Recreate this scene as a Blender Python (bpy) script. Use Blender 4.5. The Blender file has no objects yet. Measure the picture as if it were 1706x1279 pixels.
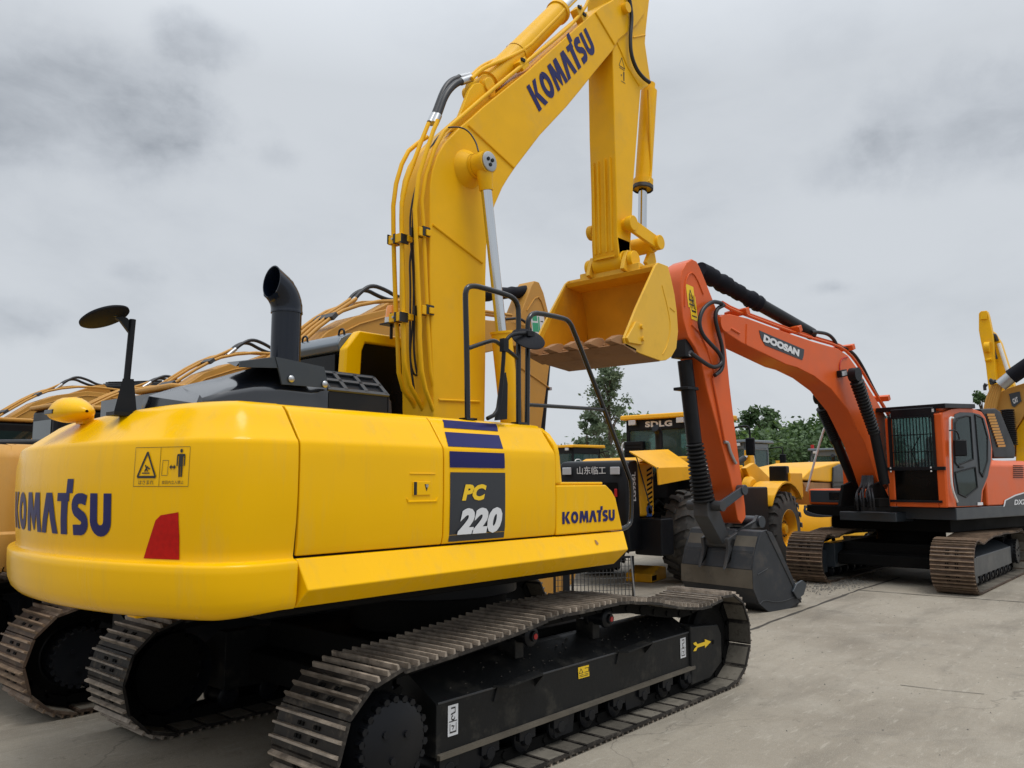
import bpy, bmesh, math, random
from mathutils import Vector, Matrix
R = math.radians
sc = bpy.context.scene
col = sc.collection
random.seed(7)

# ---------------------------------------------------------------- camera
CAM = (-4.4663, -4.8535, 1.8170); YAW, PITCH, ROLL, FPX = 0.715685, 0.120505, -0.00123, 1340.84
W0, H0 = 1706.0, 1279.0
def _basis():
    cy, sy, cp, sp = math.cos(YAW), math.sin(YAW), math.cos(PITCH), math.sin(PITCH)
    f = Vector((cy*cp, sy*cp, sp)); r = Vector((sy, -cy, 0)); u = r.cross(f)
    cr, sr = math.cos(ROLL), math.sin(ROLL)
    return r*cr+u*sr, u*cr-r*sr, f
BR, BU, BF = _basis()
cam_d = bpy.data.cameras.new('camera'); cam = bpy.data.objects.new('camera', cam_d); col.objects.link(cam)
cam.matrix_world = Matrix(((BR.x, BU.x, -BF.x, CAM[0]), (BR.y, BU.y, -BF.y, CAM[1]), (BR.z, BU.z, -BF.z, CAM[2]), (0, 0, 0, 1)))
cam_d.sensor_fit = 'HORIZONTAL'; cam_d.sensor_width = 36.0; cam_d.lens = 36.0*FPX/W0
cam_d.clip_start = .05; cam_d.clip_end = 3000
sc.camera = cam
# ---------------------------------------------------------------- sky, sun, exposure
SUN_EL, SUN_AZ = R(72), R(-100)           # sun behind the clouds, over the photographer's shoulder
w = bpy.data.worlds.new('World'); sc.world = w; w.use_nodes = True
nt = w.node_tree; nt.nodes.clear()
def WN(t, **k):
    n = nt.nodes.new(t)
    for a, b in k.items(): setattr(n, a, b)
    return n
wo = WN('ShaderNodeOutputWorld'); bg = WN('ShaderNodeBackground'); bg.inputs['Strength'].default_value = 1.0
nt.links.new(bg.outputs[0], wo.inputs[0])
sky = WN('ShaderNodeTexSky', sky_type='NISHITA', sun_disc=False, sun_elevation=SUN_EL, sun_rotation=math.pi/2-SUN_AZ, air_density=1.0, dust_density=3.0)
sk = WN('ShaderNodeVectorMath', operation='SCALE'); sk.inputs['Scale'].default_value = .10
nt.links.new(sky.outputs[0], sk.inputs[0])
tc = WN('ShaderNodeTexCoord'); sep = WN('ShaderNodeSeparateXYZ'); nt.links.new(tc.outputs['Generated'], sep.inputs[0])
# flatten the direction onto a cloud layer:  (x, y) / (z + .12)
zz = WN('ShaderNodeMath', operation='MAXIMUM'); nt.links.new(sep.outputs['Z'], zz.inputs[0]); zz.inputs[1].default_value = 0.0
za = WN('ShaderNodeMath', operation='ADD'); nt.links.new(zz.outputs[0], za.inputs[0]); za.inputs[1].default_value = .42
dx = WN('ShaderNodeMath', operation='DIVIDE'); nt.links.new(sep.outputs['X'], dx.inputs[0]); nt.links.new(za.outputs[0], dx.inputs[1])
dy = WN('ShaderNodeMath', operation='DIVIDE'); nt.links.new(sep.outputs['Y'], dy.inputs[0]); nt.links.new(za.outputs[0], dy.inputs[1])
cv = WN('ShaderNodeCombineXYZ'); nt.links.new(dx.outputs[0], cv.inputs[0]); nt.links.new(dy.outputs[0], cv.inputs[1]); nt.links.new(sep.outputs['Z'], cv.inputs[2])
n1 = WN('ShaderNodeTexNoise'); n1.inputs['Scale'].default_value = 1.7; n1.inputs['Detail'].default_value = 9; n1.inputs['Roughness'].default_value = .54; n1.inputs['Distortion'].default_value = .25
mp = WN('ShaderNodeMapping'); mp.inputs['Location'].default_value = (3.1, 7.7, 0); nt.links.new(cv.outputs[0], mp.inputs[0]); nt.links.new(mp.outputs[0], n1.inputs['Vector'])
r1 = WN('ShaderNodeMapRange', interpolation_type='SMOOTHSTEP'); r1.inputs['From Min'].default_value = .40; r1.inputs['From Max'].default_value = .78; r1.inputs['To Max'].default_value = .50
nt.links.new(n1.outputs['Fac'], r1.inputs['Value'])
def lobe(u, v, size, amt):
    """one thicker bank of cloud in a given direction of the real sky, ragged by noise"""
    d = (BF+BR*((u-W0/2)/FPX)-BU*((v-H0/2)/FPX)).normalized()
    ad = WN('ShaderNodeVectorMath', operation='SUBTRACT'); nt.links.new(tc.outputs['Generated'], ad.inputs[0]); ad.inputs[1].default_value = d
    sc_ = WN('ShaderNodeVectorMath', operation='MULTIPLY'); nt.links.new(ad.outputs[0], sc_.inputs[0]); sc_.inputs[1].default_value = (1, 1, 2.4)
    le = WN('ShaderNodeVectorMath', operation='LENGTH'); nt.links.new(sc_.outputs[0], le.inputs[0])
    nn = WN('ShaderNodeTexNoise'); nn.inputs['Scale'].default_value = 6.5; nn.inputs['Detail'].default_value = 8; nn.inputs['Roughness'].default_value=.6
    nt.links.new(tc.outputs['Generated'], nn.inputs['Vector'])
    a2 = WN('ShaderNodeMath', operation='MULTIPLY_ADD'); nt.links.new(nn.outputs['Fac'], a2.inputs[0]); a2.inputs[1].default_value = size*1.5+.05; nt.links.new(le.outputs['Value'], a2.inputs[2])
    mr = WN('ShaderNodeMapRange', interpolation_type='SMOOTHSTEP'); nt.links.new(a2.outputs[0], mr.inputs['Value'])
    mr.inputs['From Min'].default_value = size*1.0; mr.inputs['From Max'].default_value = size*1.75; mr.inputs['To Min'].default_value = amt; mr.inputs['To Max'].default_value = 0
    return mr.outputs[0]
tot = r1.outputs[0]
for L in [(120, 170, .24, .50), (330, 215, .13, .42), (450, 260, .09, .42), (1640, 210, .22, .50), (1400, 275, .13, .36), (1390, 480, .05, .5), (40, 540, .10, .55), (200, 455, .08, .4), (330, 70, .09, .45)]:
    s = WN('ShaderNodeMath', operation='ADD'); nt.links.new(tot, s.inputs[0]); nt.links.new(lobe(*L), s.inputs[1]); tot = s.outputs[0]
n2 = WN('ShaderNodeTexNoise'); n2.inputs['Scale'].default_value = 9; n2.inputs['Detail'].default_value = 8; n2.inputs['Roughness'].default_value = .6; n2.inputs['Distortion'].default_value = .3
st = WN('ShaderNodeMapping'); st.inputs['Scale'].default_value = (1, 1, 2.2); nt.links.new(tc.outputs['Generated'], st.inputs[0]); nt.links.new(st.outputs[0], n2.inputs['Vector'])
r3 = WN('ShaderNodeMapRange'); nt.links.new(n2.outputs['Fac'], r3.inputs['Value']); r3.inputs['From Min'].default_value = .3; r3.inputs['From Max'].default_value = .7; r3.inputs['To Min'].default_value = .55; r3.inputs['To Max'].default_value = 1.25
tm = WN('ShaderNodeMath', operation='MULTIPLY'); nt.links.new(tot, tm.inputs[0]); nt.links.new(r3.outputs[0], tm.inputs[1]); tot = tm.outputs[0]
cr = WN('ShaderNodeValToRGB'); nt.links.new(tot, cr.inputs[0])
e = cr.color_ramp.elements
e[0].position = 0; e[0].color = (.655, .690, .730, 1); e[1].position = 1.0; e[1].color = (.350, .380, .420, 1)
m_ = cr.color_ramp.elements.new(.40); m_.color = (.545, .580, .625, 1)
# the layer is brighter overhead than near the horizon, as overcast skies are
up = WN('ShaderNodeMapRange'); nt.links.new(sep.outputs['Z'], up.inputs['Value']); up.inputs['From Min'].default_value = .45; up.inputs['From Max'].default_value = 1.0; up.inputs['To Min'].default_value = 1.0; up.inputs['To Max'].default_value = 2.5
cs = WN('ShaderNodeVectorMath', operation='SCALE'); nt.links.new(cr.outputs[0], cs.inputs[0]); nt.links.new(up.outputs[0], cs.inputs['Scale'])
mx = WN('ShaderNodeMixRGB'); mx.inputs[0].default_value = .93; nt.links.new(sk.outputs[0], mx.inputs[1]); nt.links.new(cs.outputs[0], mx.inputs[2])
nt.links.new(mx.outputs[0], bg.inputs[0])
sun_d = bpy.data.lights.new('sun', 'SUN'); sun_d.energy = 1.5; sun_d.angle = R(25); sun_d.color = (1, .965, .91)
sun = bpy.data.objects.new('sun', sun_d); col.objects.link(sun)
sdir = Vector((math.cos(SUN_EL)*math.cos(SUN_AZ), math.cos(SUN_EL)*math.sin(SUN_AZ), math.sin(SUN_EL)))
sun.rotation_euler = sdir.to_track_quat('Z', 'Y').to_euler()
sc.view_settings.view_transform = 'Standard'; sc.view_settings.look = 'None'; sc.view_settings.exposure = 0.0; sc.view_settings.gamma = 1
sc.cycles.max_bounces = 6; sc.cycles.transparent_max_bounces = 12

# ---------------------------------------------------------------- frames and measuring
class Frame:
    def __init__(s, o=(0, 0, 0), az=0.0):
        s.o = Vector(o); s.az = az; s.c, s.s = math.cos(az), math.sin(az)
    def loc(s, p):
        d = Vector(p)-s.o; return Vector((d.x*s.c+d.y*s.s, -d.x*s.s+d.y*s.c, d.z))
    def vec(s, d): return Vector((d.x*s.c+d.y*s.s, -d.x*s.s+d.y*s.c, d.z))
WORLD = Frame()
def at(u, v, ax, val, fr=WORLD):
    """point of the plane (frame axis = val) that the photograph shows at (u, v), in that frame's metres"""
    d = fr.vec(BF+BR*((u-W0/2)/FPX)-BU*((v-H0/2)/FPX)); o = fr.loc(CAM); i = 'xyz'.index(ax)
    return o+d*((val-o[i])/d[i])
def ats(pts, ax, val, fr=WORLD): return [at(u, v, ax, val, fr) for u, v in pts]

# ---------------------------------------------------------------- materials
MATS = {}
def mat(name, c, rough=.5, metal=0., coat=0., var=.06, vscale=3., bump=0., bscale=40., dirt=0., dirt_c=(.10, .085, .065), dscale=2.5, trans=0., ior=1.45, emit=None, streak=False, spec=.5, orand=0.):
    m = bpy.data.materials.new(name); m.use_nodes = True; t = m.node_tree; b = t.nodes['Principled BSDF']
    L = t.links.new
    b.inputs['Metallic'].default_value = metal; b.inputs['Coat Weight'].default_value = coat; b.inputs['Coat Roughness'].default_value = .12
    b.inputs['Specular IOR Level'].default_value = spec
    if trans: b.inputs['Transmission Weight'].default_value = trans; b.inputs['IOR'].default_value = ior
    g = t.nodes.new('ShaderNodeNewGeometry')
    n = t.nodes.new('ShaderNodeTexNoise'); n.inputs['Scale'].default_value = vscale; n.inputs['Detail'].default_value = 5; L(g.outputs['Position'], n.inputs['Vector'])
    r = t.nodes.new('ShaderNodeMapRange'); L(n.outputs['Fac'], r.inputs['Value']); r.inputs['From Min'].default_value = .3; r.inputs['From Max'].default_value = .7
    r.inputs['To Min'].default_value = 1-var; r.inputs['To Max'].default_value = 1+var
    v = t.nodes.new('ShaderNodeVectorMath'); v.operation = 'SCALE'; v.inputs[0].default_value = c; L(r.outputs[0], v.inputs['Scale'])
    out = v.outputs[0]
    if orand:   # every shoe has had its own wear
        oi = t.nodes.new('ShaderNodeObjectInfo'); r2 = t.nodes.new('ShaderNodeMapRange'); L(oi.outputs['Random'], r2.inputs['Value']); r2.inputs['To Min'].default_value = 1-orand; r2.inputs['To Max'].default_value = 1+orand*.6
        v2 = t.nodes.new('ShaderNodeVectorMath'); v2.operation = 'SCALE'; L(out, v2.inputs[0]); L(r2.outputs[0], v2.inputs['Scale']); out = v2.outputs[0]
    rr = t.nodes.new('ShaderNodeMapRange'); L(n.outputs['Fac'], rr.inputs['Value']); rr.inputs['From Min'].default_value = .3; rr.inputs['From Max'].default_value = .7
    rr.inputs['To Min'].default_value = max(.02, rough-.06); rr.inputs['To Max'].default_value = min(1, rough+.06); rout = rr.outputs[0]
    if dirt:
        d = t.nodes.new('ShaderNodeTexNoise'); d.inputs['Scale'].default_value = dscale; d.inputs['Detail'].default_value = 9; d.inputs['Roughness'].default_value = .68
        if streak:
            mpp = t.nodes.new('ShaderNodeMapping'); mpp.inputs['Scale'].default_value = (6, 6, .7); L(g.outputs['Position'], mpp.inputs[0]); L(mpp.outputs[0], d.inputs['Vector'])
        else: L(g.outputs['Position'], d.inputs['Vector'])
        dr = t.nodes.new('ShaderNodeMapRange'); L(d.outputs['Fac'], dr.inputs['Value']); dr.inputs['From Min'].default_value = .52; dr.inputs['From Max'].default_value = .72; dr.inputs['To Max'].default_value = dirt
        mx = t.nodes.new('ShaderNodeMixRGB'); L(dr.outputs[0], mx.inputs[0]); L(out, mx.inputs[1]); mx.inputs[2].default_value = (*dirt_c, 1); out = mx.outputs[0]
        ra = t.nodes.new('ShaderNodeMath'); ra.operation = 'MULTIPLY_ADD'; L(dr.outputs[0], ra.inputs[0]); ra.inputs[1].default_value = .4; L(rout, ra.inputs[2]); rout = ra.outputs[0]
    L(out, b.inputs['Base Color']); L(rout, b.inputs['Roughness'])
    if bump:
        bn = t.nodes.new('ShaderNodeTexNoise'); bn.inputs['Scale'].default_value = bscale; bn.inputs['Detail'].default_value = 4; L(g.outputs['Position'], bn.inputs['Vector'])
        bb = t.nodes.new('ShaderNodeBump'); bb.inputs['Strength'].default_value = bump; bb.inputs['Distance'].default_value = .01; L(bn.outputs['Fac'], bb.inputs['Height']); L(bb.outputs[0], b.inputs['Normal'])
    if emit: b.inputs['Emission Color'].default_value = (*emit, 1); b.inputs['Emission Strength'].default_value = 1
    MATS[name] = m; return m
mat('yellow', (.88, .480, .0), .24, coat=.20, spec=.10, var=.03, vscale=1.3, bump=.12, bscale=2.6, dirt=.22, dirt_c=(.50, .33, .10), dscale=1.6, streak=True)
mat('yellow_boom', (.80, .43, .008), .42, coat=.04, spec=.14, var=.05, bump=.08, bscale=7, dirt=.32, dirt_c=(.50, .32, .10), dscale=2.6)
mat('bucket_yellow', (.76, .43, .02), .5, var=.05, bump=.06, bscale=20, dirt=.25, dirt_c=(.33, .2, .07), dscale=3)
mat('bucket_inner_shade', (.62, .29, .012), .6, var=.10, spec=.2, bump=.1, bscale=15, dirt=.45, dirt_c=(.36, .17, .05), dscale=2.4)  # yellow darkened to carry the bucket interior's shade, with rusty dirt over it
mat('bucket_brown', (.30, .15, .06), .7, var=.15, bump=.2, bscale=30, dirt=.5, dirt_c=(.13, .075, .045), dscale=6)
mat('tan', (.50, .255, .05), .5, spec=.3, var=.04, dirt=.22, dirt_c=(.33, .21, .09))
mat('loader_yellow', (.80, .40, .012), .42, coat=.05, spec=.25, var=.04, dirt=.25, dirt_c=(.3, .19, .07))
mat('orange', (.66, .105, .016), .38, coat=.12, spec=.3, var=.05, bump=.03, bscale=12, dirt=.15, dirt_c=(.38, .13, .06))
mat('black', (.006, .007, .009), .22, coat=.35, spec=.35, var=.1, vscale=5)
mat('matt_black', (.012, .013, .017), .65, spec=.12, var=.1)
mat('hood_black', (.008, .010, .015), .16, coat=.7, var=.06, spec=.6)
mat('satin_black', (.0075, .0085, .011), .38, spec=.22, var=.12, dirt=.2, dirt_c=(.035, .032, .03))
mat('frame_black', (.010, .0105, .011), .5, spec=.2, var=.15, bump=.1, bscale=30, dirt=.55, dirt_c=(.075, .068, .055), dscale=5)
mat('under_black', (.005, .005, .005), .7, spec=.1, var=.2, dirt=.3, dirt_c=(.018, .016, .013))
mat('pipe_navy', (.003, .006, .014), .2, spec=.3, coat=.25, var=.08)
mat('slate', (.026, .034, .043), .42, coat=.1, var=.06, dirt=.15)
mat('roof_grey', (.10, .125, .15), .32, coat=.3, var=.06, dirt=.2, dirt_c=(.18, .17, .15))
mat('bucket_grey', (.030, .033, .038), .5, spec=.3, var=.15, bump=.1, bscale=22, dirt=.5, dirt_c=(.12, .10, .08), dscale=3)
mat('dull_metal', (.06, .062, .066), .5, metal=.4, var=.15, dirt=.6, dirt_c=(.09, .075, .06), dscale=7)
mat('chrome', (.62, .64, .66), .10, metal=1., var=.02)
mat('steel', (.42, .43, .44), .35, metal=.9, var=.1)
mat('rubber', (.009, .009, .010), .55, spec=.3, var=.15)
mat('rubber_hose', (.010, .011, .015), .45, var=.1)
mat('sleeve', (.004, .005, .010), .75, spec=.2, var=.2, bump=.3, bscale=30)
mat('tyre', (.045, .044, .042), .75, var=.25, bump=.15, bscale=30, dirt=.85, dirt_c=(.16, .145, .12), dscale=3.5)
mat('shoe', (.020, .016, .013), .62, orand=.45, metal=.2, var=.3, vscale=9, bump=.25, bscale=35, dirt=.8, dirt_c=(.15, .13, .105), dscale=9)
mat('shoe_edge', (.27, .225, .18), .55, orand=.45, metal=.1, var=.35, vscale=12, bump=.2, bscale=40, dirt=.85, dirt_c=(.075, .055, .04), dscale=9)
mat('shoe_dust', (.135, .122, .10), .85, spec=.2, orand=.4, var=.25, vscale=11, bump=.3, bscale=30, dirt=.9, dirt_c=(.035, .03, .025), dscale=11)
mat('shoe_rust', (.065, .040, .026), .7, orand=.45, metal=.1, var=.3, vscale=8, bump=.2, bscale=40, dirt=.8, dirt_c=(.21, .16, .115), dscale=7)
mat('shoe_rust_edge', (.21, .145, .095), .6, orand=.45, metal=.1, var=.3, vscale=10, bump=.2, bscale=40, dirt=.8, dirt_c=(.13, .08, .05), dscale=8)
mat('navy', (.014, .015, .10), .35, spec=.2, var=.04)
mat('decal_dark', (.022, .026, .034), .35, var=.04)
mat('decal_white', (.66, .67, .69), .4, var=.03)
mat('decal_yellow', (.85, .55, .01), .4, var=.03)
mat('decal_black', (.015, .014, .012), .4)
mat('reflector', (.46, .006, .004), .35, coat=.08, spec=.15, var=.12, vscale=40)
mat('worn_steel', (.115, .10, .078), .5, metal=.2, var=.2, dirt=.6, dirt_c=(.05, .045, .04), dscale=4)
mat('red', (.45, .01, .01), .4)
mat('amber', (.85, .28, .02), .25, coat=.6, var=.1)
mat('green', (.03, .33, .16), .4)
mat('blue', (.03, .09, .30), .4)
mat('white', (.70, .70, .69), .5, var=.05)
mat('lamp_glass', (.55, .57, .60), .15, coat=.8)
mat('glass', (.016, .030, .030), .06, coat=.35, var=.35, vscale=1.5, spec=.5)
mat('glass_dark', (.003, .003, .003), .25, coat=0., spec=.2, var=.3)
mat('trunk', (.09, .065, .045), .85, var=.2, bump=.4, bscale=12)
mat('wood', (.42, .31, .19), .8, var=.15, bump=.2)
mat('gravel', (.17, .16, .14), .95, var=.35, vscale=30)
mat('joint', (.055, .048, .040), .95, var=.3, vscale=20)
def glass_mat(name, tint, mixf):
    m = bpy.data.materials.new(name); m.use_nodes = True; t = m.node_tree; b = t.nodes['Principled BSDF']
    b.inputs['Base Color'].default_value = (*tint, 1); b.inputs['Roughness'].default_value = .04; b.inputs['Specular IOR Level'].default_value = .7
    tr = t.nodes.new('ShaderNodeBsdfTransparent'); tr.inputs[0].default_value = (.70, .86, .83, 1); mx = t.nodes.new('ShaderNodeMixShader'); mx.inputs[0].default_value = mixf
    t.links.new(tr.outputs[0], mx.inputs[1]); t.links.new(b.outputs[0], mx.inputs[2]); t.links.new(mx.outputs[0], t.nodes['Material Output'].inputs[0])
    MATS[name] = m
glass_mat('glass_clear', (.08, .13, .13), .40)
glass_mat('cab_glass', (.02, .035, .038), .42)
def leaf_mat(name, c1, c2):
    m = bpy.data.materials.new(name); m.use_nodes = True; t = m.node_tree; b = t.nodes['Principled BSDF']; L = t.links.new
    g = t.nodes.new('ShaderNodeNewGeometry'); oi = t.nodes.new('ShaderNodeObjectInfo')
    n = t.nodes.new('ShaderNodeTexNoise'); n.inputs['Scale'].default_value = .8; n.inputs['Detail'].default_value = 4; L(g.outputs['Position'], n.inputs[0])
    rp = t.nodes.new('ShaderNodeMath'); rp.operation = 'MULTIPLY_ADD'; L(g.outputs['Random Per Island'], rp.inputs[0]); rp.inputs[1].default_value = .5
    sb = t.nodes.new('ShaderNodeMath'); sb.operation = 'SUBTRACT'; L(n.outputs['Fac'], sb.inputs[0]); sb.inputs[1].default_value = .25; L(sb.outputs[0], rp.inputs[2])
    mx = t.nodes.new('ShaderNodeMixRGB'); L(rp.outputs[0], mx.inputs[0]); mx.inputs[1].default_value = (*c1, 1); mx.inputs[2].default_value = (*c2, 1)
    L(mx.outputs[0], b.inputs['Base Color']); b.inputs['Roughness'].default_value = .6
    tl = t.nodes.new('ShaderNodeBsdfTranslucent'); L(mx.outputs[0], tl.inputs[0]); ms = t.nodes.new('ShaderNodeMixShader'); ms.inputs[0].default_value = .25
    L(b.outputs[0], ms.inputs[1]); L(tl.outputs[0], ms.inputs[2]); L(ms.outputs[0], t.nodes['Material Output'].inputs[0]); MATS[name] = m
leaf_mat('leaf_dark', (.022, .055, .018), (.10, .17, .05))
leaf_mat('leaf_light', (.05, .12, .03), (.20, .30, .07))
leaf_mat('leaf_poplar', (.06, .095, .05), (.21, .27, .16))

# ---------------------------------------------------------------- mesh helpers
class MB:
    def __init__(s): s.v = []; s.f = []; s.sm = []; s.mi = []; s.m = 0
    def add(s, vs, fs, sm=False):
        k = len(s.v); s.v += [tuple(p) for p in vs]
        for f in fs: s.f.append([k+i for i in f]); s.sm.append(sm); s.mi.append(s.m)
        return s
    def box(s, c, d, rot=None):
        h = [x/2 for x in d]; c = Vector(c)
        vs = [Vector((x*h[0], y*h[1], z*h[2])) for x in (-1, 1) for y in (-1, 1) for z in (-1, 1)]
        if rot is not None: vs = [rot @ p for p in vs]
        return s.add([c+p for p in vs], [(0, 1, 3, 2), (4, 6, 7, 5), (0, 4, 5, 1), (2, 3, 7, 6), (0, 2, 6, 4), (1, 5, 7, 3)])
    def box2(s, a, b): return s.box([(p+q)/2 for p, q in zip(a, b)], [abs(q-p) for p, q in zip(a, b)])
    def prism(s, poly, vec):
        """polygon (any side count) pushed along vec"""
        n = len(poly); vec = Vector(vec); p = [Vector(q) for q in poly]
        nrm = Vector((0, 0, 0))
        for i in range(n): nrm += p[i].cross(p[(i+1) % n])
        if nrm.dot(vec) > 0: p.reverse()
        return s.add(p+[q+vec for q in p], [tuple(range(n)), tuple(range(2*n-1, n-1, -1))]+[(i, i+n, (i+1) % n+n, (i+1) % n) for i in range(n)])
    def tube(s, pts, r, seg=10, caps=True, smooth_path=0, sm=True):
        pts = [Vector(p) for p in pts]
        for _ in range(smooth_path):
            q = [pts[0]]
            for a, b in zip(pts, pts[1:]): q += [a*.75+b*.25, a*.25+b*.75]
            pts = q+[pts[-1]]
        rs = r if isinstance(r, (list, tuple)) else [r]*len(pts)
        if len(rs) != len(pts): rs = [rs[0]+(rs[-1]-rs[0])*i/(len(pts)-1) for i in range(len(pts))]
        vs = []; ref = None
        for i, p in enumerate(pts):
            a = (p-pts[i-1]).normalized() if i else None; b = (pts[i+1]-p).normalized() if i < len(pts)-1 else None
            d = ((a or b)+(b or a)).normalized()
            if ref is None: ref = d.orthogonal().normalized()
            ref = (ref-d*ref.dot(d)).normalized(); o = d.cross(ref)
            k = 1/max(.5, math.cos(.5*a.angle(b, 0))) if a and b else 1
            for j in range(seg):
                t = 2*math.pi*j/seg; vs.append(p+(ref*math.cos(t)+o*math.sin(t))*rs[i]*(k if k < 1.3 else 1.3))
        fs = [(i*seg+j, i*seg+(j+1) % seg, (i+1)*seg+(j+1) % seg, (i+1)*seg+j) for i in range(len(pts)-1) for j in range(seg)]
        s.add(vs, fs, sm)
        if caps:
            n = len(pts); k = len(s.v)-len(vs)
            s.f.append([k+j for j in range(seg-1, -1, -1)]); s.f.append([k+(n-1)*seg+j for j in range(seg)]); s.sm += [False]*2; s.mi += [s.m]*2
        return s
    def cyl(s, a, b, r, seg=28, r2=None): return s.tube([a, b], [r, r if r2 is None else r2], seg)
    def ring(s, a, b, ro, ri, seg=32):
        a, b = Vector(a), Vector(b); d = (b-a).normalized(); u = d.orthogonal().normalized(); w_ = d.cross(u); vs = []
        for P, rr in ((a, ro), (b, ro), (b, ri), (a, ri)):
            vs += [P+(u*math.cos(2*math.pi*j/seg)+w_*math.sin(2*math.pi*j/seg))*rr for j in range(seg)]
        return s.add(vs, [(k*seg+j, k*seg+(j+1) % seg, ((k+1) % 4)*seg+(j+1) % seg, ((k+1) % 4)*seg+j) for k in range(4) for j in range(seg)])
    def lathe(s, o, axis, prof, seg=32, sm=True):
        """prof: (distance along axis, radius)"""
        o = Vector(o); d = Vector(axis).normalized(); u = d.orthogonal().normalized(); w_ = d.cross(u); vs = []
        for h, r in prof: vs += [o+d*h+(u*math.cos(2*math.pi*j/seg)+w_*math.sin(2*math.pi*j/seg))*max(r, 1e-4) for j in range(seg)]
        return s.add(vs, [(k*seg+j, k*seg+(j+1) % seg, (k+1)*seg+(j+1) % seg, (k+1)*seg+j) for k in range(len(prof)-1) for j in range(seg)], sm)
    def rows(s, rows, closed=False, sm=True):
        n = len(rows[0]); vs = [p for r in rows for p in r]; m = n if closed else n-1
        return s.add(vs, [(i*n+j, i*n+(j+1) % n, (i+1)*n+(j+1) % n, (i+1)*n+j) for i in range(len(rows)-1) for j in range(m)], sm)
    def build(s, name, mt, parent=None, bevel=0., seg=2, label=None, ang=35, recalc=False):
        me = bpy.data.meshes.new(name); me.from_pydata(s.v, [], s.f)
        for mm in (mt if isinstance(mt, (list, tuple)) else [mt]): me.materials.append(MATS[mm])
        me.polygons.foreach_set('use_smooth', s.sm); me.polygons.foreach_set('material_index', s.mi)
        if recalc or True:
            bm = bmesh.new(); bm.from_mesh(me); bmesh.ops.recalc_face_normals(bm, faces=bm.faces); bm.to_mesh(me); bm.free()
        me.update()
        if not bevel: me.set_sharp_from_angle(angle=R(42))
        o = bpy.data.objects.new(name, me); col.objects.link(o)
        if parent is not None: o.parent = parent
        if label: o['label'] = label
        if bevel:
            me.polygons.foreach_set('use_smooth', [True]*len(me.polygons))
            b = o.modifiers.new('bevel', 'BEVEL'); b.width = bevel; b.segments = seg; b.limit_method = 'ANGLE'; b.angle_limit = R(ang); b.harden_normals = True; b.use_clamp_overlap = True
        return o
def thing(name, label, cat, fr=WORLD, group=None, kind=None):
    o = bpy.data.objects.new(name, None); col.objects.link(o); o.location = fr.o; o.rotation_euler = (0, 0, fr.az); o.empty_display_size = .3
    return tag(o, label, cat, group, kind)
def tag(o, label, cat, group=None, kind=None):
    o['label'] = label; o['category'] = cat
    if group: o['group'] = group
    if kind: o['kind'] = kind
    return o
def structure(o, name=None):
    o['kind'] = 'structure'; return o
def shell(pts, thick):  # thick plate from a planar outline
    return MB().prism(pts, thick)

# ---------------------------------------------------------------- lettering (flat polygons in a unit box)
def stroke(path, w_):
    P = [Vector(p) for p in path]; L_, R_ = [], []
    for i, p in enumerate(P):
        a = (P[i]-P[i-1]).normalized() if i else None; b = (P[i+1]-P[i]).normalized() if i < len(P)-1 else None
        d = ((a or b)+(b or a)).normalized(); n = Vector((-d.y, d.x)); k = 1/max(.6, math.cos(.5*a.angle(b, 0))) if a and b else 1
        L_.append(p+n*w_/2*k); R_.append(p-n*w_/2*k)
    return [[L_[i], L_[i+1], R_[i+1], R_[i]] for i in range(len(P)-1)]
def arc2(cx, cy, rx, ry, a0, a1, n=10): return [(cx+rx*math.cos(R(a0+(a1-a0)*i/n)), cy+ry*math.sin(R(a0+(a1-a0)*i/n))) for i in range(n+1)]
def glyph(ch):
    """heavy condensed capitals drawn for the maker's lettering -> (polygons, advance)"""
    if ch == 'K': return [[(0, 0), (.26, 0), (.26, 1), (0, 1)], [(.27, .50), (.56, 0), (.86, 0), (.53, .55), (.82, 1), (.54, 1)]], .86
    if ch == 'O': return stroke(arc2(.40, .5, .275, .375, 90, 450, 24), .25), .84
    if ch == 'M': return [[(0, 0), (.24, 0), (.30, .50), (.10, 1)], [(.10, 1), (.30, .50), (.50, .04), (.54, .52), (.40, 1)], [(.50, .04), (.57, .04), (.54, .52)], [(.57, .04), (.75, .50), (.66, 1), (.54, .52)], [(.75, .50), (.78, 0), (1.03, 0), (.96, 1), (.66, 1)]], 1.0
    if ch == 'A': return [[(0, 0), (.26, 0), (.47, .60), (.47, 1), (.31, 1)], [(.47, 1), (.47, .60), (.63, 0), (.91, 0), (.64, 1)]], .84
    if ch == 'T': return [[(.16, 0), (.45, 0), (.50, .80), (.20, .80)], [(0, .80), (.56, .80), (.56, 1), (.02, 1)], [(.42, 1.0), (.70, 1.0), (.72, 1.34), (.45, 1.34)]], .62
    if ch == 'S': return stroke([(.04, .12), (.18, .125)]+arc2(.33, .30, .19, .175, -85, 80, 8)+arc2(.30, .70, .19, .175, 255, 95, 8)[0:]+[(.42, .875), (.58, .83)], .25), .66
    if ch == 'U': return stroke([(.13, 1), (.13, .36)]+arc2(.37, .36, .24, .235, 180, 360, 10)+[(.61, 1)], .26), .78
    return [], .5
def word(txt, gap=.07):
    x = 0; out = []
    for ch in txt:
        ps, a = glyph(ch); out += [[(p[0]+x, p[1]) for p in q] for q in ps]; x += a+gap
    return out, x-gap
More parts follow.
